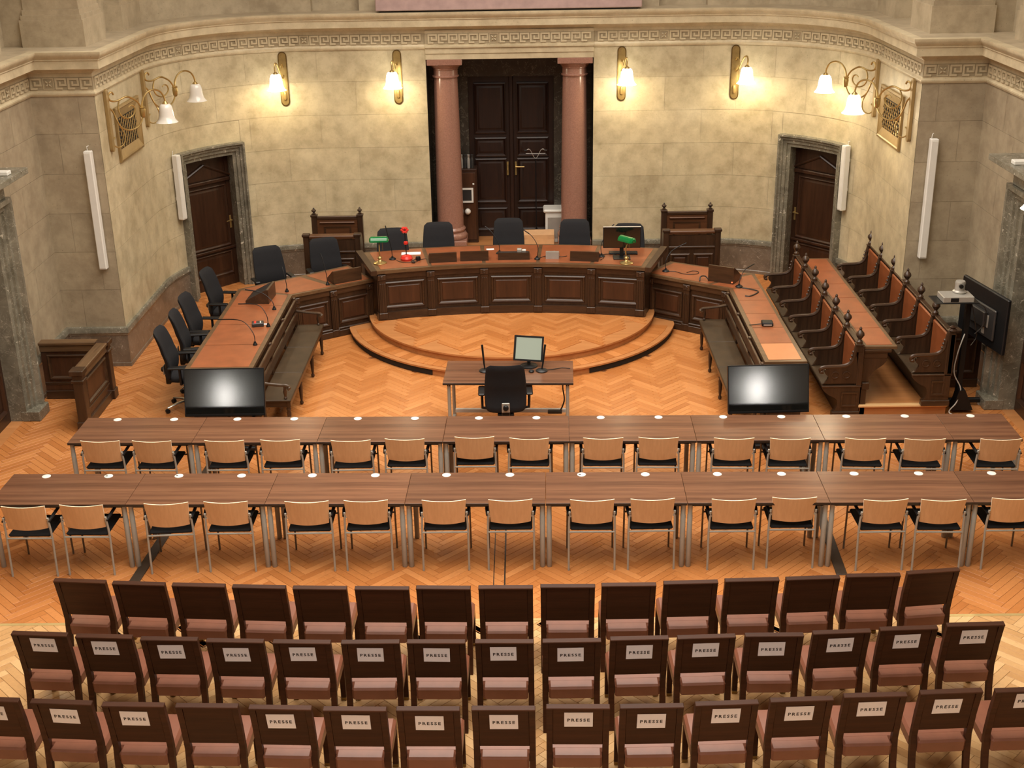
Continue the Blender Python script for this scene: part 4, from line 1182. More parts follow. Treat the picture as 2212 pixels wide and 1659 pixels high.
# ------------------------------------------------------------------ clerk seats flanking the bench
for sg in (-1, 1):
    side = 'left' if sg < 0 else 'right'
    t = thing('high_back_chair', 'carved high-back wooden chair with ball finials behind the %s clerk desk' % side, 'chair', (sg*2.93, 9.62, 0), 0, 'carved high-back chairs')
    for s in (-1, 1):
        m = MB(); m.box(s*0.385-0.045, s*0.385+0.045, -0.045, 0.045, 0, 1.23, 0.006); m.box(s*0.385-0.055, s*0.385+0.055, -0.055, 0.055, 1.21, 1.245, 0.004); obj('post', m, 'dark_oak', t)
        m = MB(); m.lathe([(a*0.95, b*0.55) for a, b in FIN], 12, c=(s*0.385, 0, 1.245)); obj('finial', m, 'dark_oak', t)
    m = MB(); m.box(-0.345, 0.345, -0.025, 0.025, 0.45, 1.21, 0.006); obj('back_board', m, 'clerk_wood', t)
    m = MB(); m.box(-0.345, 0.345, -0.035, 0.03, 1.16, 1.215, 0.008); obj('crest_rail', m, 'dark_oak_h', t)
    m = MB(); m.box(-0.30, 0.30, -0.055, -0.02, 1.095, 1.125, 0.012); obj('back_moulding', m, 'clerk_wood', t)
    m = MB(); m.frame(0.46, 0.34, [(0,0),(0,0.006),(0.03,0.002),(0.032,0)], 0, 0.87, -0.025); obj('panel_moulding', FIX(m), 'dark_oak_h', t)
    m = MB(); m.box(-0.35, 0.35, -0.50, 0.0, 0.42, 0.47, 0.01); obj('seat', m, 'bench_seat', t)
    for s in (-1, 1):
        m = MB(); m.box(s*0.34-0.03, s*0.34+0.03, -0.48, -0.42, 0, 0.42, 0.005); obj('leg', m, 'dark_oak', t)
    t = thing('clerk_desk', 'panelled dark wooden clerk desk in front of the %s high-back chair' % side, 'desk', (sg*2.93, 8.90, 0), 0, 'panelled clerk desks')
    for s in (-1, 1):
        m = MB(); m.box(s*0.42-0.045, s*0.42+0.045, -0.045, 0.045, 0, 1.08, 0.006); m.box(s*0.42-0.06, s*0.42+0.06, -0.06, 0.06, 1.065, 1.105, 0.005); obj('post', m, 'dark_oak', t)
    m = MB(); m.box(-0.38, 0.38, -0.02, 0.03, 0, 1.0); obj('front_board', m, 'dark_oak', t)
    m = MB(); m.box(-0.38, 0.38, -0.035, 0.13, 1.03, 1.075, 0.01); obj('desk_top', m, 'clerk_wood', t)
    m = MB(); m.box(-0.38, 0.38, -0.035, 0.0, 0.78, 0.82, 0.008); obj('rail', m, 'dark_oak_h', t)
    m = MB(); m.box(-0.38, 0.38, -0.03, 0.0, 0.0, 0.10, 0.006); obj('plinth', m, 'dark_oak_h', t)
    for cx_ in (-0.19, 0.19): desk_bay(t, T(cx_, -0.02, 0), 0.32, 0.52, 0.18)
    for s in (-1, 1):
        m = MB(); q = spline([(0.0,0,0.82),(-0.02,0,0.62),(0.05,0,0.5),(0.02,0,0.3),(0.06,0,0.2),(0.06,0,0.0),(0.46,0,0.0),(0.46,0,0.9),(0.2,0,1.02),(0.0,0,1.0)], 3)
        m.prism([(p.x, p.z) for p in q], -0.02, 0.02, 'y', M=T(s*0.42, 0, 0)@RZ(PI/2)); obj('side_panel', FIX(m), 'dark_oak', t)

# ------------------------------------------------------------------ panelled booths by the side doors
def booth(sg, label):
    t = thing('panelled_booth', label, 'booth', (sg*5.42, 4.70, 0), 0, 'panelled dock screens')
    H = 0.82
    # back leg (along x towards the wall) and side leg (along y to the camera)
    def leg_panel(M_, L, nb):
        m = MB(); m.box(0, L, -0.02, 0.02, 0, H-0.05); o = obj('board', m, 'panel_oak', t); o.matrix_local = M_
        m = MB(); m.box(0, L, -0.075, 0.075, H-0.045, H, 0.008); m.box(0, L, -0.05, 0.05, H-0.14, H-0.045, 0.008); o = obj('cap_rail', m, 'desk_edge', t); o.matrix_local = M_
        m = MB(); m.box(0, L, -0.045, 0.045, 0, 0.12, 0.006); m.box(0, L, -0.03, 0.03, 0.2, 0.24, 0.006); o = obj('plinth', m, 'dark_oak_h', t); o.matrix_local = M_
        for s in (-1, 1):
            m = MB(); m.frame(L-0.16, 0.36, MOULD, L/2, 0.46, 0); o = obj('panel_moulding', FIX(m), 'dark_oak_h', t); o.matrix_local = M_@T(0, -0.02 if s < 0 else 0.02, 0)@(Matrix.Identity(4) if s < 0 else T(L, 0, 0)@RZ(PI))
    leg_panel(T(0.06, 0.0, 0) if sg > 0 else T(-0.86, 0.0, 0), 0.80, 1)
    leg_panel(RZ(-PI/2)@T(0.06, 0, 0), 0.98, 1)
    for (x, y) in ((0, 0), (0, -1.08)):
        m = MB(); m.box(x-0.065, x+0.065, y-0.065, y+0.065, 0, H-0.02, 0.008); m.box(x-0.09, x+0.09, y-0.09, y+0.09, H-0.06, H+0.012, 0.01); m.box(x-0.08, x+0.08, y-0.08, y+0.08, 0, 0.13, 0.008); m.box(x-0.08, x+0.08, y-0.08, y+0.08, H-0.16, H-0.12, 0.008)
        obj('post', m, 'dark_oak', t)
    return t
booth(-1, 'dark panelled wooden dock screen beside the left doorway')
t = thing('panel_screen', 'dark panelled wooden screen behind the tall screen stand at right', 'screen', (5.72, 4.72, 0))
m = MB(); m.box(0.0, 0.55, -0.02, 0.02, 0, 0.78); obj('board', m, 'panel_oak', t)
m = MB(); m.box(0.0, 0.55, -0.07, 0.07, 0.775, 0.82, 0.008); m.box(0, 0.55, -0.04, 0.04, 0, 0.12, 0.006); obj('cap_rail', m, 'dark_oak_h', t)
m = MB(); m.frame(0.42, 0.50, MOULD, 0.28, 0.45, -0.02); obj('panel_moulding', FIX(m), 'dark_oak_h', t)

# ------------------------------------------------------------------ office chairs
def loop_rr(hw, ht, n=20, e=3.2):
    out = []
    for k in range(n):
        a = 2*PI*k/n; c, s = math.cos(a), math.sin(a)
        out.append((math.copysign(abs(c)**(2/e), c)*hw, math.copysign(abs(s)**(2/e), s)*ht))
    return out
def office_chair(label, grp):
    t = thing('office_chair', label, 'office chair', (0, 0, 0), 0, grp)
    m = MB(); loops = []
    rows = 16
    for i in range(rows+1):
        q = i/rows; z = 0.47+0.645*q
        y = -0.225+0.035*math.sin(PI*min(1, q/0.55)) - 0.02*q - 0.115*max(0, q-0.5)**1.6*2.2
        hw = 0.222+0.032*math.sin(PI*min(1.0, 0.25+q*0.75)); ht = 0.040-0.008*q
        edge = min(q, 1-q)
        if edge < 0.09: k = math.sqrt(max(0.0, 1-((0.09-edge)/0.09)**2)); hw = hw-0.045*(1-k); ht = ht*max(0.12, k)
        loops.append([(x, y+yy+0.05*(x/0.23)**2, z) for x, yy in loop_rr(hw, ht)])
    m.loft(loops, True); m.f.append(tuple(reversed(range(20)))); m.f.append(tuple(range(rows*20, rows*20+20)))
    obj('backrest', m, 'fabric_navy', t, smooth=50)
    m = MB(); loops = []
    for z, k in ((0.445,0.90),(0.455,0.97),(0.475,1.0),(0.500,1.0),(0.515,0.96),(0.520,0.86)):
        loops.append([(x*k, y*k+0.04, z) for x, y in loop_rr(0.245, 0.235, 24, 4)])
    m.loft(loops, True); m.f.append(tuple(reversed(range(24)))); m.f.append(tuple(range(5*24, 6*24)))
    obj('seat', m, 'fabric_navy', t, smooth=50)
    for s in (-1, 1):
        m = MB(); m.tube([(s*0.20, 0.0, 0.435), (s*0.285, 0.0, 0.45), (s*0.29, 0.0, 0.66)], [0.018, 0.020, 0.018], 8)
        o = obj('arm_post', m, 'plastic_black', t)
        m = MB(); m.box(s*0.29-0.042, s*0.29+0.042, -0.15, 0.13, 0.66, 0.69, 0.012); obj('arm_pad', m, 'plastic_black', t)
    m = MB(); m.box(-0.05, 0.05, -0.255, -0.19, 0.36, 0.52, 0.01); m.box(-0.10, 0.10, -0.20, 0.12, 0.40, 0.445, 0.01); obj('mechanism', m, 'plastic_black', t)
    m = MB(); m.box(-0.048, 0.048, -0.276, -0.262, 0.49, 0.615, 0.006); o = obj('adjuster_plate', m, 'silver', t); o['label'] = 'grey lumbar adjuster plate'
    m = MB(); m.lathe([(0.034,0),(0.034,0.02),(0.026,0.03),(0.0,0.03)], 14, M=T(0, -0.276, 0.555)@RX(PI/2)); obj('adjuster_knob', m, 'plastic_black', t)
    m = MB(); m.tube([(0,0,0.10),(0,0,0.24)], 0.032, 12); m.tube([(0,0,0.24),(0,0,0.41)], 0.018, 10); obj('gas_column', m, 'plastic_black', t)
    for k in range(5):
        a = 2*PI*k/5+0.3; c, s = math.cos(a), math.sin(a)
        m = MB(); m.tube([(0,0,0.115), (c*0.15, s*0.15, 0.105), (c*0.30, s*0.30, 0.075)], [0.030, 0.022, 0.015], 8, flat=0.7); leg = obj('base_arm', m, 'chrome', t)
        m = MB(); M_ = T(c*0.30, s*0.30, 0.030)@RZ(a)@RY(0)
        m.lathe([(0.0,-0.022),(0.028,-0.022),(0.030,-0.012),(0.030,0.012),(0.028,0.022),(0.0,0.022)], 12, M=M_@RX(PI/2)); obj('caster', m, 'plastic_black', leg)
    return t
oc = office_chair('x', 'navy office chairs')
chairs = [((-1.84, 7.95), PI+0.12, 0.244, 'dark office chair at far left of the judges bench by the green lamp'),
          ((-1.15, 8.27), PI+0.05, 0.244, 'dark office chair, second from left behind the judges bench'),
          ((-0.045, 8.46), PI, 0.244, 'grey-blue office chair in the middle of the judges bench'),
          ((1.005, 8.34), PI-0.04, 0.244, 'dark office chair before the right column behind the judges bench'),
          ((1.83, 8.03), PI-0.10, 0.244, 'dark office chair behind the black monitor on the judges bench'),
          ((-3.73, 7.89), PI+0.50, 0.0, 'grey-blue office chair at the corner of the left wing desk'),
          ((-2.93, 8.33), PI+0.36, 0.0, 'grey-blue office chair behind the boxed monitor on the left wing'),
          ((-4.27, 6.90), -PI/2-0.12, 0.0, 'dark office chair nearest the left apse door'),
          ((-4.29, 5.70), -PI/2-0.06, 0.0, 'dark office chair at left desk, second from the apse door'),
          ((-4.25, 5.01), -PI/2+0.10, 0.0, 'dark office chair at left desk, third from the apse door'),
          ((-4.26, 4.30), -PI/2+0.04, 0.0, 'dark office chair at left desk, nearest the screen'),
          ((-0.04, 3.13), 0.02, 0.0, 'black office chair seen from behind at the central witness table')]
for i, ((x, y), rz, z, lab) in enumerate(chairs):
    g = 'office chairs behind the desks' if i < 11 else None
    if i == 0: oc.location = (x, y, z); oc.rotation_euler = (0, 0, rz); tag(oc, lab, None, g)
    else:
        c = copy_tree(oc, (x, y, z), rz, lab, g)
        if g is None: del c['group']

# ------------------------------------------------------------------ screens on stands
def tv_stand(x, y, rz, label, tilt=0.285):
    t = thing('flat_screen', label, 'screen', (x, y, 0), rz, 'large flat screens facing the hall')
    M_ = T(0, 0, 0.80)@RX(-tilt)
    w, h = 0.965, 0.575
    m = MB(); m.box(-w/2, w/2, 0.0, 0.05, -h/2, h/2, 0.008); o = obj('housing', m, 'plastic_black', t); o.matrix_local = M_
    m = MB(); m.frame(w, h, [(0,0),(0,0.006),(0.012,0.006),(0.013,0.0)], 0, 0, 0); m.box(-w/2, w/2, -0.006, 0, -h/2, -h/2+0.028); o = obj('bezel', m, 'plastic_black', t); o.matrix_local = M_
    m = MB(); m.add([(-w/2+0.012,-0.002,-h/2+0.028),(w/2-0.012,-0.002,-h/2+0.028),(w/2-0.012,-0.002,h/2-0.012),(-w/2+0.012,-0.002,h/2-0.012)], [(0,1,2,3)]); o = obj('screen_glass', m, 'screen', t); o.matrix_local = M_; o['label'] = 'dark glossy screen'
    m = MB(); m.tube([(0, 0.12, 0.03), (0, 0.10, 0.80)], 0.028, 10); obj('pole', m, 'plastic_black', t)
    m = MB(); m.box(-0.30, 0.30, 0.04, 0.10, 0.0, 0.05, 0.01); m.box(-0.03, 0.03, -0.12, 0.36, 0.0, 0.05, 0.01); obj('foot', m, 'plastic_black', t)
    return t
tv_stand(-3.405, 2.86, 0.012, 'large flat screen on a low stand at the end of the left wing desk')
tv_stand(3.085, 2.76, 0.035, 'large flat screen on a low stand at the end of the right wing desk')
t = thing('screen_trolley', 'tall black trolley carrying a large screen seen from behind, at right', 'trolley', (5.76, 3.95, 0))
m = MB(); m.box(-0.035, 0.035, -0.03, 0.03, 0.04, 1.50, 0.006); obj('pole', m, 'plastic_black', t)
m = MB(); m.box(-0.30, 0.38, 0.10, 0.16, 0.04, 0.10, 0.01); m.prism([(-0.10, 0.05), (0.16, 0.05), (0.04, 0.32), (-0.04, 0.32)], -0.16, -0.02, 'y'); obj('foot', FIX(m), 'plastic_black', t)
for cx_ in (-0.26, 0.34):
    m = MB(); m.lathe([(0.0,-0.015),(0.03,-0.015),(0.03,0.015),(0.0,0.015)], 12, M=T(cx_, 0.13, 0.03)@RX(PI/2)); obj('caster', m, 'silver', t)
m = MB(); m.box(-0.48, 0.06, -0.22, 0.10, 1.50, 1.512, 0.003); obj('shelf', m, 'plastic_black', t)
p1, p2 = Vector((5.905, 4.62)), Vector((6.09, 3.58)); c_ = (p1+p2)/2; a_ = math.atan2((p2-p1).y, (p2-p1).x)
tl = T(c_.x-5.76, c_.y-3.95, 1.235)@RZ(a_)
m = MB(); m.box(-0.56, 0.56, 0.0, 0.05, -0.36, 0.36, 0.012); o = obj('screen_housing', m, 'plastic_black', t); o.matrix_local = tl
m = MB(); m.box(-0.36, 0.36, -0.035, 0.0, -0.24, 0.16, 0.012); m.box(-0.20, 0.20, -0.09, -0.035, -0.10, 0.10, 0.01); o = obj('screen_back', m, 'plastic_dark', t); o.matrix_local = tl
m = MB(); m.box(0.10, 0.16, -0.045, -0.035, -0.20, -0.02, 0.002); m.box(0.2, 0.23, -0.043, -0.034, -0.1, 0.06, 0.002); o = obj('connector_panel', m, 'silver', t); o.matrix_local = tl
m = MB(); m.tube(spline([(0.02,-0.06,1.45),(0.08,-0.09,1.2),(0.14,-0.02,1.0),(0.06,-0.08,0.9)]), 0.006, 6); m.tube(spline([(-0.02,-0.05,1.5),(0.16,-0.12,1.42),(0.20,-0.08,1.2),(0.10,-0.06,1.05)]), 0.006, 6); obj('cable', m, 'cable_dark', t)
m = MB(); m.tube(spline([(-0.02,-0.05,1.05),(-0.10,-0.10,0.80),(-0.12,-0.12,0.55),(-0.02,-0.14,0.34),(-0.06,-0.16,0.16),(-0.16,-0.22,0.05),(-0.02,-0.30,0.012),(0.0,-0.34,0.012)]), 0.008, 6); o = obj('cable', m, 'cable_white', t); o['label'] = 'white hanging cable'
t = thing('conference_codec', 'flat silver conferencing box on the trolley shelf', 'device', (5.56, 3.87, 1.512))
m = MB(); m.box(-0.19, 0.19, -0.13, 0.13, 0, 0.075, 0.006); obj('case', m, 'silver', t)
m = MB(); m.box(-0.10, 0.0, -0.135, -0.128, 0.012, 0.062, 0.003); obj('port_panel', m, 'plastic_black', t)
t = thing('camera_dome', 'clear silver conferencing camera on top of the silver box', 'camera', (5.62, 3.93, 1.587))
m = MB(); m.lathe([(0.075,0),(0.085,0.012),(0.085,0.02),(0.062,0.035),(0.060,0.10),(0.064,0.13),(0.056,0.15),(0.0,0.155)], 20); obj('body', m, 'silver', t)
m = MB(); m.lathe([(0.026,0),(0.026,0.03),(0.0,0.032)], 14, M=T(-0.01, -0.055, 0.10)@RX(PI/2)); obj('lens', m, 'plastic_black', t)

# ------------------------------------------------------------------ conference tables and chairs
TA = math.radians(-1.056)
def make_table(W_, gro, label, grp):
    t = thing('conference_table', label, 'table', (0, 0, 0), 0, grp)
    m = MB(); m.box(0.002, W_-0.002, 0, 0.70, 0.712, 0.74, 0.002); obj('table_top', m, 'table_walnut', t)
    e = MB(); e.box(0.002, W_-0.002, -0.002, 0.0, 0.712, 0.737); obj('edge_band', e, 'table_edge', t)
    e = MB(); e.box(0.002, W_-0.002, 0.70, 0.702, 0.712, 0.737); obj('edge_band', e, 'table_edge', t)
    f = MB(); f.box(0.06, W_-0.06, 0.06, 0.09, 0.672, 0.712); f.box(0.06, W_-0.06, 0.61, 0.64, 0.672, 0.712); f.box(0.05, 0.08, 0.06, 0.64, 0.672, 0.712); f.box(W_-0.08, W_-0.05, 0.06, 0.64, 0.672, 0.712); obj('frame', f, 'plastic_black', t)
    for x in (0.034, W_-0.034):
        for y in (0.05, 0.65):
            l = MB(); l.lathe([(0.023,0.0),(0.026,0.006),(0.026,0.58),(0.0235,0.585),(0.0235,0.69),(0.028,0.70),(0.028,0.712)], 14, c=(x, y, 0)); obj('leg', l, 'tube_grey', t)
    for gx in gro:
        q = MB(); q.lathe([(0.045,0.739),(0.045,0.7435),(0.040,0.746),(0.0,0.746)], 20, c=(gx, 0.64, 0)); obj('grommet', q, 'grommet', t)
    return t
TABLES = {}
rows = [('back', (0.682, 1.47), 1.3922, [0]*7+[1]), ('front', (0.395, -0.007), 1.4, [0]*8)]
for rn, (ox, oy), W_, kinds in rows:
    grp = 'walnut tables in the %s row' % rn
    full = None; half_ = None
    for k, kd in enumerate(kinds):
        s = (k-4)*W_
        loc = (ox+s*math.cos(TA), oy+s*math.sin(TA), 0)
        lab = 'walnut table with two round grommets, %s in the %s table row' % (nth(k, 8), 'farther' if rn == 'back' else 'nearer')
        if kd: half_ = make_table(0.74, [0.37], 'short walnut table with one grommet at right end of the farther row', grp); half_.location = loc; half_.rotation_euler = (0, 0, TA)
        elif full is None: full = make_table(W_, [W_/2-0.329, W_/2+0.329], lab, grp); full.location = loc; full.rotation_euler = (0, 0, TA)
        else: copy_tree(full, loc, TA, lab, grp)
        TABLES[(rn, k)] = [o_ for o_ in COL.objects if o_.name.startswith('conference_table')][-1]
slot_me = MB().box(-0.011, 0.011, -0.008, 0.008, 0.745, 0.748, 0.001).mesh('cable_slot', 0)
for k, gx in ((0, 0.7+0.329), (1, 0.7-0.329), (4, 0.7-0.329)):
    obj('cable_slot', slot_me, 'plastic_black', TABLES[('front', k)], (gx-0.018, 0.635, 0))

def beech_chair(label, grp):
    t = thing('stacking_armchair', label, 'chair', (0, 0, 0), 0, grp)
    # backrest shell: curved plywood
    def bw(q): return 0.200+0.018*q
    n, r = 10, 5
    F_, B_ = [], []
    for j in range(r+1):
        q = j/r; z = 0.535+0.262*q; y0 = 0.030-0.045*q
        lf, lb = [], []
        for i in range(n+1):
            u = -1+2*i/n; x = u*bw(q); y = y0-0.030*(1-u*u)
            zt = z + (0.006*u*u if j == r else (-0.012*(1-u*u) if j == 0 else 0))
            lf.append((x, y+0.006, zt)); lb.append((x, y-0.006, zt))
        F_.append(lf); B_.append(lb)
    m = MB(); m.loft(B_, False, flip=False); m.loft(F_, False, flip=True); obj('backrest', m, 'beech', t, smooth=50)
    e = MB(); e.loft([B_[-1], F_[-1]], False); e.loft([F_[0], B_[0]], False)
    e.loft([[l[0] for l in F_], [l[0] for l in B_]], False); e.loft([[l[-1] for l in B_], [l[-1] for l in F_]], False); obj('plywood_edge', FIX(e), 'beech_edge', t, smooth=50)
    m = MB(); m.box(-0.215, 0.215, 0.02, 0.45, 0.435, 0.468, 0.014); obj('seat', m, 'fabric_black', t)
    for s in (-1, 1):
        m = MB(); m.tube([(s*0.230, -0.005, 0.0), (s*0.230, 0.015, 0.42), (s*0.228, 0.012, 0.52), (s*0.222, -0.004, 0.66)], [0.011]*4, 10)
        m.tube([(s*0.212, 0.005, 0.60), (s*0.222, 0.000, 0.63)], 0.009, 6); obj('rear_leg', m, 'tube_grey', t)
        m = MB(); m.tube([(s*0.235, 0.455, 0.0), (s*0.232, 0.445, 0.55), (s*0.232, 0.425, 0.62)], 0.010, 10); obj('front_leg', m, 'steel_grey', t)
        m = MB(); m.tube([(s*0.228, -0.01, 0.625), (s*0.238, 0.10, 0.640), (s*0.240, 0.30, 0.650), (s*0.236, 0.44, 0.625)], [0.016, 0.018, 0.018, 0.012], 8, flat=0.75); obj('armrest', m, 'plastic_black', t)
    m = MB(); m.tube([(-0.230, 0.012, 0.425), (0.230, 0.012, 0.425)], 0.010, 8); obj('rear_rail', m, 'tube_grey', t)
    m = MB(); m.tube([(-0.232, 0.44, 0.425), (0.232, 0.44, 0.425)], 0.010, 8); obj('front_rail', m, 'steel_grey', t)
    return t
R2 = [(-4.775,-0.07,-0.4),(-4.201,-0.055,-1.4),(-3.363,-0.034,3.1),(-2.776,-0.015,0.3),(-1.97,-0.027,0.4),(-1.383,-0.022,0.7),(-0.611,-0.035,0.3),(0.047,-0.038,0.3),(0.853,-0.06,-0.4),(1.449,-0.057,1.0),(2.243,-0.082,-0.4),(2.84,-0.06,-0.7),(3.718,-0.125,1.0),(4.275,-0.14,-1.4),(4.967,-0.123,-0.4)]
R1 = [(-4.485,1.482,-1.2),(-3.91,1.466,-2.0),(-3.106,1.454,-0.8),(-2.493,1.457,0.5),(-1.711,1.419,0.5),(-1.123,1.441,-1.6),(-0.359,1.471,-0.4),(0.24,1.422,-2.9),(1.048,1.407,-0.8),(1.65,1.401,-2.1),(2.466,1.362,-2.0),(3.07,1.338,-1.6),(3.877,1.315,-3.3),(4.508,1.284,-2.4),(5.315,1.258,-1.6)]
bc = None
for nm, R_ in (('farther', R1), ('nearer', R2)):
    for i, (x, y, a) in enumerate(R_):
        lab = 'beech-backed chair with black seat, %s along the %s table row' % (nth(i, 15), nm)
        grp = 'beech chairs at the %s table row' % nm
        rz = math.radians(a)
        loc = (x-0.02*math.sin(rz), y+0.02, 0)
        if bc is None: bc = beech_chair(lab, grp); bc.location = loc; bc.rotation_euler = (0, 0, rz)
        else: copy_tree(bc, loc, rz, lab, grp)

# ------------------------------------------------------------------ dark wooden chairs for the audience
def text_mesh(body, width, spacing=1.0, bold=0.012):
    cu = bpy.data.curves.new('lettering', 'FONT'); cu.body = body; cu.size = 1.0; cu.space_character = spacing; cu.align_x = 'CENTER'; cu.align_y = 'CENTER'; cu.offset = bold
    cu.resolution_u = 2
    o = bpy.data.objects.new('lettering_tmp', cu); COL.objects.link(o)
    dg = bpy.context.evaluated_depsgraph_get()
    me = bpy.data.meshes.new_from_object(o.evaluated_get(dg))
    bpy.data.objects.remove(o)
    xs = [v.co.x for v in me.vertices]; ys_ = [v.co.y for v in me.vertices]
    k = width/(max(xs)-min(xs)); cx_ = (max(xs)+min(xs))/2; cy_ = (max(ys_)+min(ys_))/2
    for v in me.vertices: v.co = ((v.co.x-cx_)*k, 0.0, (v.co.y-cy_)*k)
    me.materials.clear(); me.materials.append(MAT['ink'])
    return me
presse = text_mesh('PRESSE', 0.165, 1.40, 0.034)
paper_me = MB().box(-0.105, 0.105, -0.0006, 0.0006, -0.074, 0.074).mesh('paper_sign', 0)
BACK_TILT = math.atan2(0.075, 0.42)
def wood_chair(label, grp, paper):
    t = thing('wooden_chair', label, 'chair', (0, 0, 0), 0, grp)
    for s in (-1, 1):
        x0, x1 = sorted((s*0.232, s*0.186))
        m = MB(); lp = []
        for z, y in ((0.0, -0.02), (0.25, 0.035), (0.44, 0.055), (0.66, 0.020), (0.872, -0.030)):
            lp.append([(x0, y-0.020, z), (x1, y-0.020, z), (x1, y+0.022, z), (x0, y+0.022, z)])
        m.loft(lp, True); m.f.append((3, 2, 1, 0)); m.f.append((16, 17, 18, 19)); obj('rear_leg', FIX(m), 'chair_wood', t)
        m = MB(); m.box(s*0.205-0.022, s*0.205+0.022, 0.415, 0.460, 0.03, 0.335, 0.004); o = obj('front_leg', m, 'chair_wood', t)
        m = MB(); m.box(s*0.205-0.023, s*0.205+0.023, 0.414, 0.461, 0.0, 0.032, 0.004); obj('foot_cap', m, 'brass_dark', o)
    m = MB(); m.box(-0.187, 0.187, -0.012, 0.016, 0, 0.375, 0.004); o = obj('back_panel', m, 'chair_wood', t); o.matrix_local = T(0, 0.045, 0.495)@RX(math.atan2(0.075, 0.38))
    m = MB(); m.box(-0.234, 0.234, -0.024, 0.026, 0, 0.018, 0.004); o = obj('top_rail', m, 'chair_wood', t); o.matrix_local = T(0, -0.030, 0.868)@RX(0.2)
    m = MB(); m.box(-0.226, 0.226, 0.078, 0.475, -0.06, 0.06, 0.022); m.box(-0.183, 0.183, 0.004, 0.12, -0.062, 0.059, 0.016); o = obj('seat', m, 'leather_seat', t); o.matrix_local = T(0, 0, 0.352)@RX(0.07)
    if paper:
        dx, dz, dr = paper
        o = obj('paper_sign', paper_me, 'paper', t); o['label'] = 'white paper sign reading PRESSE'
        base = T(0, 0.045, 0.495)@RX(math.atan2(0.075, 0.38))
        o.matrix_local = base@T(dx, -0.0145, 0.262+dz)@RY(dr)
        l = obj('lettering', presse, 'ink', o, (0, -0.0012, -0.004))
    return t
A_ = [(-3.686,-1.649,-5.0),(-3.157,-1.701,-4.3),(-2.628,-1.739,-3.6),(-2.098,-1.777,-3.5),(-1.57,-1.804,-2.1),(-1.036,-1.821,-1.8),(-0.51,-1.823,-1.9),(0.023,-1.828,-0.7),(0.553,-1.818,-0.8),(1.075,-1.805,0.2),(1.607,-1.776,1.7),(2.135,-1.746,1.4),(2.66,-1.724,2.7),(3.186,-1.69,1.4),(3.717,-1.632,6.5)]
B_ = [(-3.748,-2.477,-4.3),(-3.209,-2.523,-3.2),(-2.67,-2.569,-2.3),(-2.132,-2.606,-2.6),(-1.593,-2.631,-2.1),(-1.045,-2.642,-0.2),(-0.521,-2.647,-1.0),(0.022,-2.654,-1.0),(0.557,-2.651,0.5),(1.095,-2.626,1.4),(1.629,-2.613,2.2),(2.17,-2.597,-0.2),(2.713,-2.562,3.0),(3.258,-2.52,2.6),(3.806,-2.473,1.8)]
C_ = [(-3.82,-3.357,-4.0),(-3.261,-3.4,-4.1),(-2.714,-3.44,-2.1),(-2.162,-3.462,-1.7),(-1.615,-3.492,-2.5),(-1.063,-3.518,-1.5),(-0.526,-3.524,-0.9),(0.026,-3.526,-0.9),(0.571,-3.515,-0.9),(1.11,-3.516,0.8),(1.661,-3.487,2.5),(2.215,-3.45,2.5),(2.764,-3.406,1.5),(3.333,-3.37,2.9),(3.891,-3.357,2.5)]
pd_ = {('B', 0): (0.015, 0.02), ('B', 1): (-0.01, 0.012), ('B', 2): (0.0, 0.0), ('C', 14): (0.035, 0.03)}
plainc = None; pressc = None
for rn, R_, desc in (('A', A_, 'front'), ('B', B_, 'middle'), ('C', C_, 'rear')):
    for i, (x, y, a) in enumerate(R_):
        rz = math.radians(a); loc = (x-0.03*math.sin(rz), y+0.03*math.cos(rz), 0)
        grp = 'dark wooden audience chairs'
        has = rn != 'A' and not (rn == 'C' and i == 3)
        if rn == 'C' and i == 3: lab = 'dark wooden chair without a sign among the PRESSE chairs of the rear row'
        elif rn == 'A': lab = 'dark wooden leather-seat chair without sign, %s in the front audience row' % nth(i, 15)
        else: lab = 'dark wooden chair with PRESSE sign, %s in the %s audience row' % (nth(i, 15), desc)
        if not has:
            if plainc is None: plainc = wood_chair(lab, grp, None); plainc.location = loc; plainc.rotation_euler = (0, 0, rz)
            else: copy_tree(plainc, loc, rz, lab, grp)
        else:
            if pressc is None: c = pressc = wood_chair(lab, grp, (0, 0, 0)); c.location = loc; c.rotation_euler = (0, 0, rz)
            else: c = copy_tree(pressc, loc, rz, lab, grp)
            j = pd_.get((rn, i), (random.uniform(-0.012, 0.008), random.uniform(-0.012, 0.012)))
            for ch in c.children:
                if ch.name.startswith('paper_sign'):
                    ch.matrix_local = T(0, 0.045, 0.495)@RX(math.atan2(0.075, 0.38))@T(j[0], -0.0145, 0.262+j[1])@RY(random.uniform(-0.02, 0.02))

# ------------------------------------------------------------------ witness table
t = thing('witness_table', 'small walnut table alone in the middle before the steps', 'table', (-0.81, 3.22, 0), -0.03)
m = MB(); m.box(0, 1.6, 0, 0.76, 0.712, 0.74, 0.002); obj('table_top', m, 'table_walnut', t)
m = MB(); m.box(0, 1.6, -0.002, 0, 0.712, 0.737); obj('edge_band', m, 'table_edge', t)
for x in (0.07, 1.53):
    m = MB(); m.box(x-0.02, x+0.02, 0.04, 0.72, 0.68, 0.712, 0.004); obj('frame', m, 'plastic_black', t)
    m = MB(); m.tube([(x, 0.06, 0.03), (x, 0.06, 0.70)], 0.022, 10); m.tube([(x, 0.70, 0.03), (x, 0.70, 0.70)], 0.022, 10); m.box(x-0.02, x+0.02, 0.0, 0.76, 0.0, 0.035, 0.006); obj('leg', m, 'tube_grey', t)
m = MB(); m.box(0.09, 1.51, 0.62, 0.66, 0.08, 0.13, 0.005); obj('stretcher', m, 'white_plastic', t)
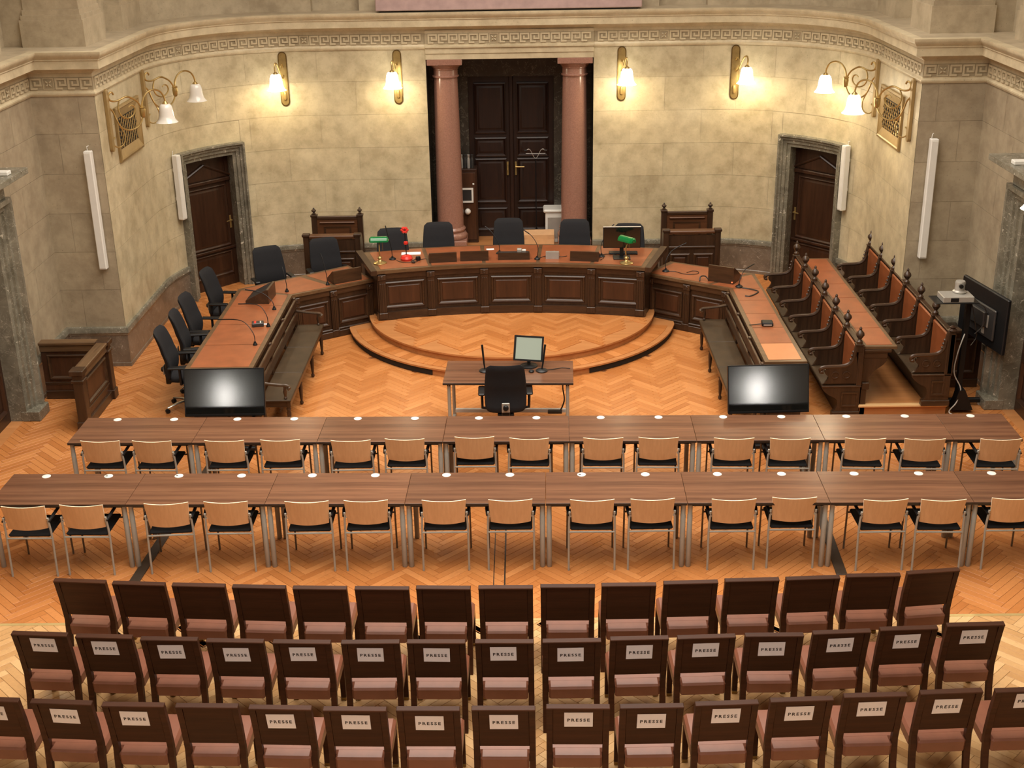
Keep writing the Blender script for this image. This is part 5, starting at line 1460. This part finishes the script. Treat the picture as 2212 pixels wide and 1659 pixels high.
m = MB(); m.tube(spline([(1.50,0.55,0.70),(1.47,0.5,0.5),(1.49,0.52,0.3),(1.44,0.50,0.16)]), 0.010, 6); m.box(1.28, 1.46, 0.46, 0.52, 0.13, 0.17, 0.006); obj('cable', m, 'cable_dark', t)
t = thing('monitor', 'small square black monitor with pale screen on the witness table', 'monitor', (0.25, 3.76, 0.742), 0.10)
m = MB(); m.lathe([(0.11,0),(0.11,0.010),(0.05,0.025),(0.03,0.03)], 20); m.tube([(0,0,0.02),(0,0.03,0.14)], 0.022, 8); obj('foot', m, 'plastic_black', t)
M_ = T(0, 0, 0.235)@RY(0.11)@RX(-0.30)
m = MB(); m.box(-0.185, 0.185, 0, 0.045, -0.16, 0.16, 0.008); o = obj('housing', m, 'plastic_black', t); o.matrix_local = M_
m = MB(); m.frame(0.37, 0.32, [(0,0),(0,0.006),(0.022,0.006),(0.024,0.0)], 0, 0, 0); o = obj('bezel', m, 'plastic_black', t); o.matrix_local = M_
m = MB(); m.add([(-0.163,-0.001,-0.138),(0.163,-0.001,-0.138),(0.163,-0.001,0.138),(-0.163,-0.001,0.138)], [(0,1,2,3)]); o = obj('screen_glass', m, 'screen_lit', t); o.matrix_local = M_; o['label'] = 'pale grey-green glowing screen'
def stick_mic(x, y, z, lean, label, cord):
    t = thing('stick_microphone', label, 'microphone', (x, y, z), 0, 'stick microphones on the witness table')
    m = MB(); m.lathe([(0.07,0),(0.075,0.010),(0.06,0.022),(0.02,0.03)], 20); obj('base', m, 'plastic_black', t)
    m = MB(); m.tube([(0,0,0.02),(lean*0.35,0.01,0.10),(lean,0.03,0.34)], [0.008,0.011,0.014], 8); obj('stem', m, 'plastic_black', t)
    m = MB(); m.tube(spline(cord), 0.005, 6); obj('cord', m, 'cable_dark', t)
stick_mic(-0.30, 3.60, 0.742, -0.03, 'black stick microphone left of the pale monitor', [(0.05,0.03,0.008),(0.15,0.14,0.006),(0.28,0.12,0.006),(0.45,0.10,0.006)])
stick_mic(0.41, 3.58, 0.742, 0.045, 'black stick microphone right of the pale monitor', [(0.06,0.02,0.008),(0.16,0.05,0.006),(0.26,0.09,0.006),(0.355,0.06,0.006)])
for (x, y) in ((0.28, 3.55),):
    m = MB(); m.lathe([(0.0,0),(0.030,0.002),(0.036,0.014),(0.026,0.026),(0.0,0.030)], 14); tag(obj('mouse', m, 'plastic_black', None, (x, y, 0.742)), 'small black puck beside the right stick microphone', 'device')

# ------------------------------------------------------------------ things on the judges bench
def bankers_lamp(x, y, rz, label):
    t = thing('bankers_lamp', label, 'lamp', (x, y, ZJ+0.003), rz, 'green banker lamps')
    m = MB(); m.lathe([(0.10,0),(0.102,0.010),(0.092,0.018),(0.060,0.026),(0.030,0.045),(0.020,0.06),(0.034,0.075),(0.036,0.09),(0.016,0.11)], 24); obj('base', m, 'brass', t)
    m = MB(); m.tube(spline([(0,0,0.10),(0.0,-0.02,0.18),(0.0,-0.01,0.26),(0.0,0.03,0.33),(0.0,0.02,0.36)]), 0.010, 8); m.tube([(-0.15,0.0,0.36),(0.15,0.0,0.36)], 0.008, 8); obj('stem', m, 'brass', t)
    m = MB(); loops = []
    for i in range(13):
        u = -1+2*i/12; hw = 1.0 if abs(u) < 0.8 else math.sqrt(max(0.02, 1-((abs(u)-0.8)/0.2)**2*0.6))
        loops.append([(u*0.145, -0.075*math.cos(PI*k/10)*hw, 0.345+0.075*math.sin(PI*k/10)*hw) for k in range(11)])
    m.loft(loops, False); m.f.append(tuple(range(11))); m.f.append(tuple(reversed(range(12*11, 13*11)))); o = obj('shade', FIX(m), 'green_glass', t); o['label'] = 'green glass trough shade'
    md = o.modifiers.new('thick', 'SOLIDIFY'); md.thickness = 0.005
    m = MB(); m.tube([(0.05,0,0.35),(0.05,0,0.20)], 0.0025, 5); obj('pull_chain', m, 'brass', t)
bankers_lamp(-1.99, 7.42, 0.05, 'green glass banker lamp at the left end of the judges bench')
bankers_lamp(1.74, 7.24, -0.85, 'green glass banker lamp at the right end of the judges bench')
def goose(x, y, z, path, label, grp='gooseneck microphones', base=0.055):
    t = thing('gooseneck_microphone', label, 'microphone', (x, y, z+0.003), 0, grp)
    m = MB(); m.lathe([(base,0),(base,0.010),(base*0.75,0.024),(0.018,0.032),(0.014,0.05)], 18); obj('base', m, 'plastic_black', t)
    sp = spline(path); m = MB(); m.tube(sp, [0.0055]*(len(sp)-5)+[0.0085]*5, 6); obj('gooseneck', m, 'plastic_black', t)
    return t
goose(-1.82, 7.62, ZJ, [(0,0,0.03),(-0.01,0.0,0.18),(-0.05,0.02,0.36),(-0.09,0.05,0.52)], 'black gooseneck microphone beside the left green lamp')
goose(-0.18, 7.86, ZJ, [(0,0,0.03),(-0.01,0.02,0.15),(-0.10,0.08,0.30),(-0.22,0.14,0.40)], 'thin gooseneck microphone left of the middle chair')
goose(0.40, 7.52, ZJ, [(0,0,0.03),(0.01,0.0,0.20),(-0.08,0.10,0.34),(-0.22,0.20,0.42)], 'thick-based gooseneck microphone before the middle chair', base=0.045)
goose(1.385, 7.62, ZJ, [(0,0,0.03),(0.0,0.04,0.18),(0.10,0.12,0.36),(0.20,0.18,0.46)], 'gooseneck microphone left of the black monitor')
t = thing('red_flower_toy', 'red flower-shaped desk ornament on the judges bench', 'ornament', (-1.60, 7.58, ZJ+0.003))
m = MB(); m.lathe([(0.085,0),(0.095,0.03),(0.075,0.065),(0.03,0.085)], 18); obj('base', m, 'red_plastic', t)
m = MB(); m.tube([(0,0,0.08),(-0.01,0.01,0.45)], 0.008, 8); obj('stem', m, 'plastic_black', t)
m = MB()
for k in range(6):
    a = 2*PI*k/6; m.lathe([(0,-0.028),(0.026,-0.012),(0.030,0.0),(0.026,0.012),(0,0.028)], 10, c=(-0.01+0.035*math.cos(a), 0.0, 0.47+0.032*math.sin(a)))
obj('blossom', m, 'red_plastic', t)
m = MB(); m.lathe([(0,-0.03),(0.03,-0.02),(0.036,0.0),(0.03,0.02),(0,0.03)], 12, c=(0.0, -0.005, 0.27)); obj('bud', m, 'red_plastic', t)
def sheet(x, y, z, w, d, rz, label, mat='paper', h=0.004, cat='paper'):
    m = MB(); m.box(-w/2, w/2, -d/2, d/2, 0, h, 0.001); tag(obj('paper_sheet' if cat == 'paper' else 'card_box', m, mat, None, (x, y, z), (0, 0, rz)), label, cat)
sheet(-1.56, 7.93, ZJ+0.003, 0.30, 0.14, 0.05, 'white paper beside the red flower ornament')
sheet(-0.33, 8.10, ZJ+0.003, 0.12, 0.08, 0.1, 'small white card at the back of the judges bench')
sheet(-3.38, 5.32, ZW+0.003, 0.11, 0.04, 0.1, 'small white card on the left wing desk')
def cord(name, pts, label, r=0.005, mat='cable_dark'):
    m = MB(); m.tube(spline(pts), r, 6); tag(obj(name, m, mat), label, 'cable')
z = ZJ+0.008
cord('desk_cable', [(-1.75,7.55,z),(-1.68,7.46,z),(-1.55,7.42,z),(-1.44,7.46,z),(-1.40,7.56,z),(-1.30,7.62,z)], 'black tangled cable around the red ornament')
cord('desk_cable', [(0.42,7.55,z),(0.52,7.66,z),(0.62,7.68,z),(0.76,7.62,z),(0.86,7.66,z)], 'black cable running past the silver dock')
cord('desk_cable', [(1.36,7.42,z),(1.42,7.56,z),(1.40,7.70,z),(1.52,7.74,z),(1.62,7.68,z)], 'black cable left of the black monitor')
t = thing('headset', 'black headset puck and cable knot beside the red ornament', 'headset', (-1.42, 7.55, ZJ+0.003))
m = MB(); m.lathe([(0.0,0.0),(0.035,0.002),(0.042,0.03),(0.034,0.062),(0.0,0.068)], 14); obj('ear_cup', m, 'plastic_black', t)
m = MB(); m.lathe([(0.0,0.0),(0.026,0.002),(0.030,0.02),(0.0,0.036)], 12, c=(-0.06, -0.14, 0)); m.tube(spline([(0,0,0.03),(-0.05,-0.03,0.02),(-0.10,-0.10,0.015),(-0.06,-0.14,0.02)]), 0.006, 6); obj('cord', m, 'cable_dark', t)
def box_monitor(x, y, z, rz, w, label, h=0.15, d=0.26, screen=True):
    """wedge shaped wooden case; tall side faces local -y"""
    t = thing('monitor_case', label, 'monitor case', (x, y, z+0.003), rz, 'wooden monitor cases')
    m = MB(); m.prism([(0, 0), (d, 0), (d, 0.05), (0.03, h), (0, h)], -w/2, w/2, 'x'); obj('case', FIX(m), 'dark_oak_h', t)
    a = math.atan2(h-0.05, d-0.03)
    m = MB(); m.box(-w/2+0.02, w/2-0.02, 0.03, math.hypot(d-0.03, h-0.05)-0.02, -0.004, 0.006, 0.002); o = obj('screen_glass', m, 'plastic_dark', t); o.matrix_local = T(0, 0.015, h+0.002)@RX(-a)
    return t
box_monitor(-1.03, 7.41, ZJ, 0.13, 0.42, 'wooden monitor case, leftmost on the judges bench')
box_monitor(-0.555, 7.47, ZJ, 0.06, 0.43, 'wooden monitor case left of the middle chair on the judges bench')
box_monitor(0.045, 7.50, ZJ, 0.0, 0.48, 'low wooden case right before the middle judges chair', h=0.11, d=0.30)
box_monitor(1.11, 7.37, ZJ, -0.15, 0.43, 'wooden monitor case left of the right banker lamp')
t = thing('power_adapter', 'small silver adapter lying on the low middle case', 'adapter', (0.13, 7.60, ZJ+0.105))
m = MB(); m.box(-0.035, 0.035, -0.03, 0.03, 0, 0.05, 0.006); obj('body', m, 'silver', t)
m = MB(); m.box(0.04, 0.10, -0.02, 0.02, 0.005, 0.035, 0.006); obj('plug', m, 'white_plastic', t)
t = thing('silver_dock', 'small silver laptop dock on the judges bench', 'device', (0.64, 7.64, ZJ+0.003), -0.08)
m = MB(); m.prism([(-0.12, 0), (0.12, 0), (0.12, 0.03), (-0.06, 0.11), (-0.12, 0.11)], -0.10, 0.10, 'x'); obj('body', FIX(m), 'silver', t)
m = MB(); m.tube(spline([(-0.07,-0.05,0.09),(-0.03,-0.10,0.09),(0.03,-0.10,0.08),(0.05,-0.05,0.08),(0.02,0.0,0.09)]), 0.008, 6); obj('cord', m, 'cable_white', t)
t = thing('monitor', 'wide black monitor on the judges bench beside the right green lamp', 'monitor', (1.69, 7.55, ZJ+0.003), -0.02)
m = MB(); m.box(-0.13, 0.13, -0.12, 0.10, 0, 0.014, 0.004); m.box(-0.03, 0.03, 0.02, 0.05, 0.01, 0.25, 0.004); obj('foot', m, 'plastic_black', t)
m = MB(); m.box(-0.285, 0.285, 0.0, 0.04, 0.15, 0.475, 0.006); obj('housing', m, 'plastic_black', t)
m = MB(); m.add([(-0.275,-0.001,0.165),(0.275,-0.001,0.165),(0.275,-0.001,0.465),(-0.275,-0.001,0.465)], [(0,1,2,3)]); obj('screen_glass', m, 'screen', t)
m = MB(); m.box(-0.287, 0.287, -0.003, 0.043, 0.474, 0.482, 0.002); obj('top_edge', m, 'silver', t)
t = thing('keyboard', 'black keyboard under the wide monitor on the judges bench', 'keyboard', (1.73, 7.78, ZJ+0.003), -0.05)
m = MB(); m.box(-0.22, 0.22, -0.07, 0.07, 0, 0.02, 0.004); obj('body', m, 'plastic_black', t)
m = MB()
for r in range(5):
    for c in range(14): m.box(-0.205+c*0.029, -0.205+c*0.029+0.024, -0.06+r*0.024, -0.06+r*0.024+0.019, 0.02, 0.026)
obj('keys', m, 'plastic_dark', t)

# ------------------------------------------------------------------ things on the wing desks
box_monitor(-2.47, 7.22, ZW, 0.55, 0.46, 'wooden monitor case on the left wing beside the judges bench', h=0.20, d=0.24)
t = box_monitor(-3.47, 6.42, ZW, -PI/2-0.05+PI, 0.44, 'open wooden monitor case with tilted screen on the left wing corner', h=0.21, d=0.34)
t = box_monitor(3.12, 6.94, ZW, -0.52, 0.40, 'slanted wooden monitor case on the right wing corner', h=0.25, d=0.34)
m = MB(); m.lathe([(0.0,0),(0.010,0.0),(0.010,0.004),(0.0,0.005)], 10, M=T(0.18, -0.001, 0.03)@RX(PI/2)); obj('indicator_light', m, 'led_red', t)
zz_ = ZW
goose(-3.32, 6.78, zz_, [(0,0,0.03),(0.0,0.0,0.12),(-0.03,0.04,0.26),(-0.06,0.08,0.36)], 'gooseneck microphone at the corner of the left wing desk', base=0.03)
goose(-2.76, 7.09, zz_, [(0,0,0.03),(-0.01,0.01,0.16),(-0.05,0.06,0.34),(-0.09,0.10,0.46)], 'tall gooseneck microphone left of the left wing case', base=0.03)
goose(-3.36, 5.95, zz_, [(0,0,0.03),(-0.03,0.03,0.12),(-0.18,0.10,0.22),(-0.42,0.14,0.26)], 'gooseneck microphone in front of the open left case', base=0.03)
goose(-3.31, 5.22, zz_, [(0,0,0.03),(-0.02,0.03,0.16),(-0.14,0.10,0.28),(-0.42,0.16,0.28)], 'gooseneck microphone beside the small device on the left desk', base=0.03)
goose(-3.35, 4.49, zz_, [(0,0,0.03),(-0.02,0.03,0.16),(-0.18,0.12,0.30),(-0.52,0.24,0.28)], 'gooseneck microphone on the left desk nearest the screen', base=0.03)
t = thing('desk_device', 'small dark grey device with red and white marks on the left desk', 'device', (-3.46, 5.26, ZW+0.003), 0.2)
m = MB(); m.box(-0.08, 0.08, -0.06, 0.06, 0, 0.055, 0.008); obj('body', m, 'plastic_dark', t)
m = MB(); m.box(-0.05, -0.02, -0.05, 0.05, 0.055, 0.058); obj('red_mark', m, 'red_plastic', t)
m = MB(); m.box(0.03, 0.045, -0.05, 0.03, 0.055, 0.058); obj('white_mark', m, 'white_plastic', t)
goose(2.37, 7.55, zz_, [(0,0,0.03),(0.0,0.02,0.16),(0.10,0.10,0.30),(0.32,0.16,0.40)], 'gooseneck microphone on the right wing beside the judges bench')
goose(3.36, 6.72, zz_, [(0,0,0.03),(0.02,0.04,0.12),(0.10,0.14,0.22),(0.26,0.30,0.26)], 'gooseneck microphone right of the slanted case on the right wing')
z = ZW+0.008
cord('desk_cable', [(2.42,7.54,z),(2.52,7.52,z),(2.60,7.42,z),(2.72,7.36,z),(2.84,7.40,z),(2.86,7.50,z),(2.78,7.54,z),(2.68,7.46,z)], 'thin black looped cable on the right wing desk')
cord('desk_cable', [(3.40,6.66,z),(3.52,6.58,z),(3.60,6.48,z),(3.54,6.36,z),(3.44,6.26,z),(3.38,6.28,z)], 'thick black curved cable on the right wing desk', 0.012)
cord('desk_cable', [(2.82,7.02,z),(2.84,7.08,z+0.05),(2.90,7.04,z+0.07),(2.94,6.98,z+0.04)], 'short black cable left of the slanted case', 0.010)
t = thing('receiver_box', 'small black receiver box on the right wing leather', 'device', (3.47, 5.02, ZW+0.003), -0.05)
m = MB(); m.box(-0.075, 0.075, -0.07, 0.07, 0, 0.055, 0.010); obj('body', m, 'plastic_black', t)
m = MB(); m.box(-0.055, 0.055, -0.072, -0.068, 0.015, 0.035); obj('front_marks', m, 'silver', t)
m = MB(); m.tube(spline([(-0.075,0.0,0.02),(-0.12,0.01,0.01),(-0.17,0.0,0.008),(-0.24,-0.02,0.008)]), 0.006, 6); obj('cord', m, 'cable_dark', t)

# ------------------------------------------------------------------ things in the doorway
t = thing('tall_cabinet', 'dark wooden cabinet standing behind the left column', 'cabinet', (-0.76, 10.93, ZP))
m = MB(); m.box(-0.20, 0.15, -0.16, 0.16, 0, 1.32, 0.008); obj('body', m, 'door_wood', t)
m = MB(); m.box(-0.17, 0.12, -0.175, -0.16, 0.06, 1.26, 0.004); o = obj('door', m, 'panel_oak', t)
m = MB(); m.box(0.07, 0.10, -0.19, -0.175, 1.05, 1.08, 0.003); obj('handle', m, 'white_plastic', o)
for k in range(4):
    m = MB(); m.lathe([(0.028,0),(0.030,0.02),(0.030,0.14),(0.024,0.17),(0.020,0.19),(0.026,0.20),(0.026,0.235),(0.0,0.24)], 12)
    tag(obj('lamp_bottle', m, 'silver' if k % 2 == 0 else 'plastic_dark', None, (-0.88+0.062*k, 10.88, ZP+1.321)), 'dark slim bottle with pale cap on the cabinet, ' + ['leftmost', 'second', 'third', 'rightmost'][k] + ' of four', 'bottle', 'bottles on the cabinet')
t = thing('wall_monitor', 'small white-framed screen hanging on the cabinet behind the left column', 'screen', (-0.80, 10.752, 1.135))
m = MB(); m.frame(0.24, 0.26, [(0,0),(0,0.02),(0.03,0.02),(0.032,0.004)], 0, 0.13); obj('frame', m, 'white_plastic', t)
m = MB(); m.box(-0.09, 0.09, -0.008, 0.0, 0.03, 0.23); obj('screen_glass', m, 'plastic_dark', t)
m = MB(); m.lathe([(0.0,-0.055),(0.03,-0.046),(0.05,-0.022),(0.055,0.0),(0.05,0.022),(0.03,0.046),(0.0,0.055)], 18); tag(obj('white_ball', m, 'white_plastic', None, (-0.785, 10.70, 0.985)), 'white round ball lamp on the cabinet below the white frame', 'lamp')
t = thing('paper_shredder', 'white office machine half hidden by the right column', 'machine', (0.78, 10.88, ZP))
m = MB(); m.box(-0.20, 0.22, -0.17, 0.17, 0, 0.54, 0.01); obj('body', m, 'white_plastic', t)
m = MB(); m.box(-0.235, 0.25, -0.20, 0.18, 0.54, 0.60, 0.02); obj('head', m, 'white_plastic', t)
m = MB(); m.box(-0.16, 0.18, -0.178, -0.168, 0.08, 0.46, 0.004); obj('front_door', m, 'silver', t)
t = thing('cardboard_box', 'open shallow cardboard box behind the middle judges chair', 'box', (0.46, 10.45, ZP))
for (a, b, c, d) in ((-0.27, 0.27, -0.15, -0.145), (-0.27, 0.27, 0.145, 0.15), (-0.27, -0.265, -0.15, 0.15), (0.265, 0.27, -0.15, 0.15)):
    m = MB(); m.box(a, b, c, d, 0, 0.17); obj('side', m, 'cardboard', t)
m = MB(); m.box(-0.27, 0.27, -0.15, 0.15, 0, 0.005); obj('bottom', m, 'cardboard', t)
m = MB(); m.box(-0.27, 0.27, 0, 0.004, 0, 0.10); o = obj('flap', m, 'cardboard', t); o.matrix_local = T(0, 0.15, 0.17)@RX(-0.5)
t = thing('microphone_stand', 'thin dark stand with two small microphones before the door', 'microphone stand', (0.42, 10.98, ZP))
m = MB(); m.tube([(0,0,0.02),(0,0,1.45)], 0.010, 8); obj('pole', m, 'plastic_black', t)
for k in range(3):
    a = 2*PI*k/3; m = MB(); m.tube([(0,0,0.22),(0.11*math.cos(a),0.11*math.sin(a),0.01)], 0.007, 6); obj('leg', m, 'plastic_black', t)
m = MB(); m.tube(spline([(-0.17,-0.02,1.60),(-0.10,-0.02,1.61),(0,0,1.45),(0.10,-0.02,1.61),(0.17,-0.02,1.60)]), 0.006, 6); m.tube([(-0.17,-0.02,1.54),(0.17,-0.02,1.54)], 0.004, 6); obj('crossbar', m, 'silver', t)
for s in (-1, 1):
    m = MB(); m.tube([(s*0.15,-0.03,1.60),(s*0.20,-0.05,1.60)], 0.014, 8); obj('microphone', m, 'plastic_dark', t)

# ------------------------------------------------------------------ lamps over the side doors, at the frame edge
def door_lamp(x, y, sg, label):
    t = thing('door_lamp', label, 'wall lamp', (x, y, 3.236), 0, 'lamps above the side doors')
    m = MB(); m.tube(spline([(sg*0.22,0,0.0),(sg*0.20,0,0.16),(sg*0.08,0,0.22),(0,0,0.16),(0,0,0.09)]), 0.014, 8); obj('arm', m, 'plastic_black', t)
    m = MB(); m.lathe([(0.05,0.0),(0.055,0.015),(0.02,0.03)], 12, c=(sg*0.22, 0, 0)); obj('foot', m, 'plastic_black', t)
    obj('lamp_shade', bell_me, 'glass_lit', t, (0, 0, -0.18))
    bulb(t, (0, 0, -0.21))
door_lamp(5.76, 2.30, 1, 'lit white bell lamp at the far right edge, on the door canopy')
door_lamp(-5.77, 2.42, -1, 'lit white bell lamp at the far left edge, on the door canopy')
m = MB(); m.box(-0.09, 0.09, -0.06, 0.06, 0, 0.05, 0.008); tag(obj('junction_box', m, 'white_plastic', None, (-6.08, 3.92, 3.236)), 'small white box lying on the left door canopy', 'box')
m = MB(); m.box(-0.09, 0.09, -0.06, 0.06, 0, 0.05, 0.008); tag(obj('junction_box', m, 'white_plastic', None, (6.08, 3.72, 3.236)), 'small white box lying on the right door canopy', 'box')
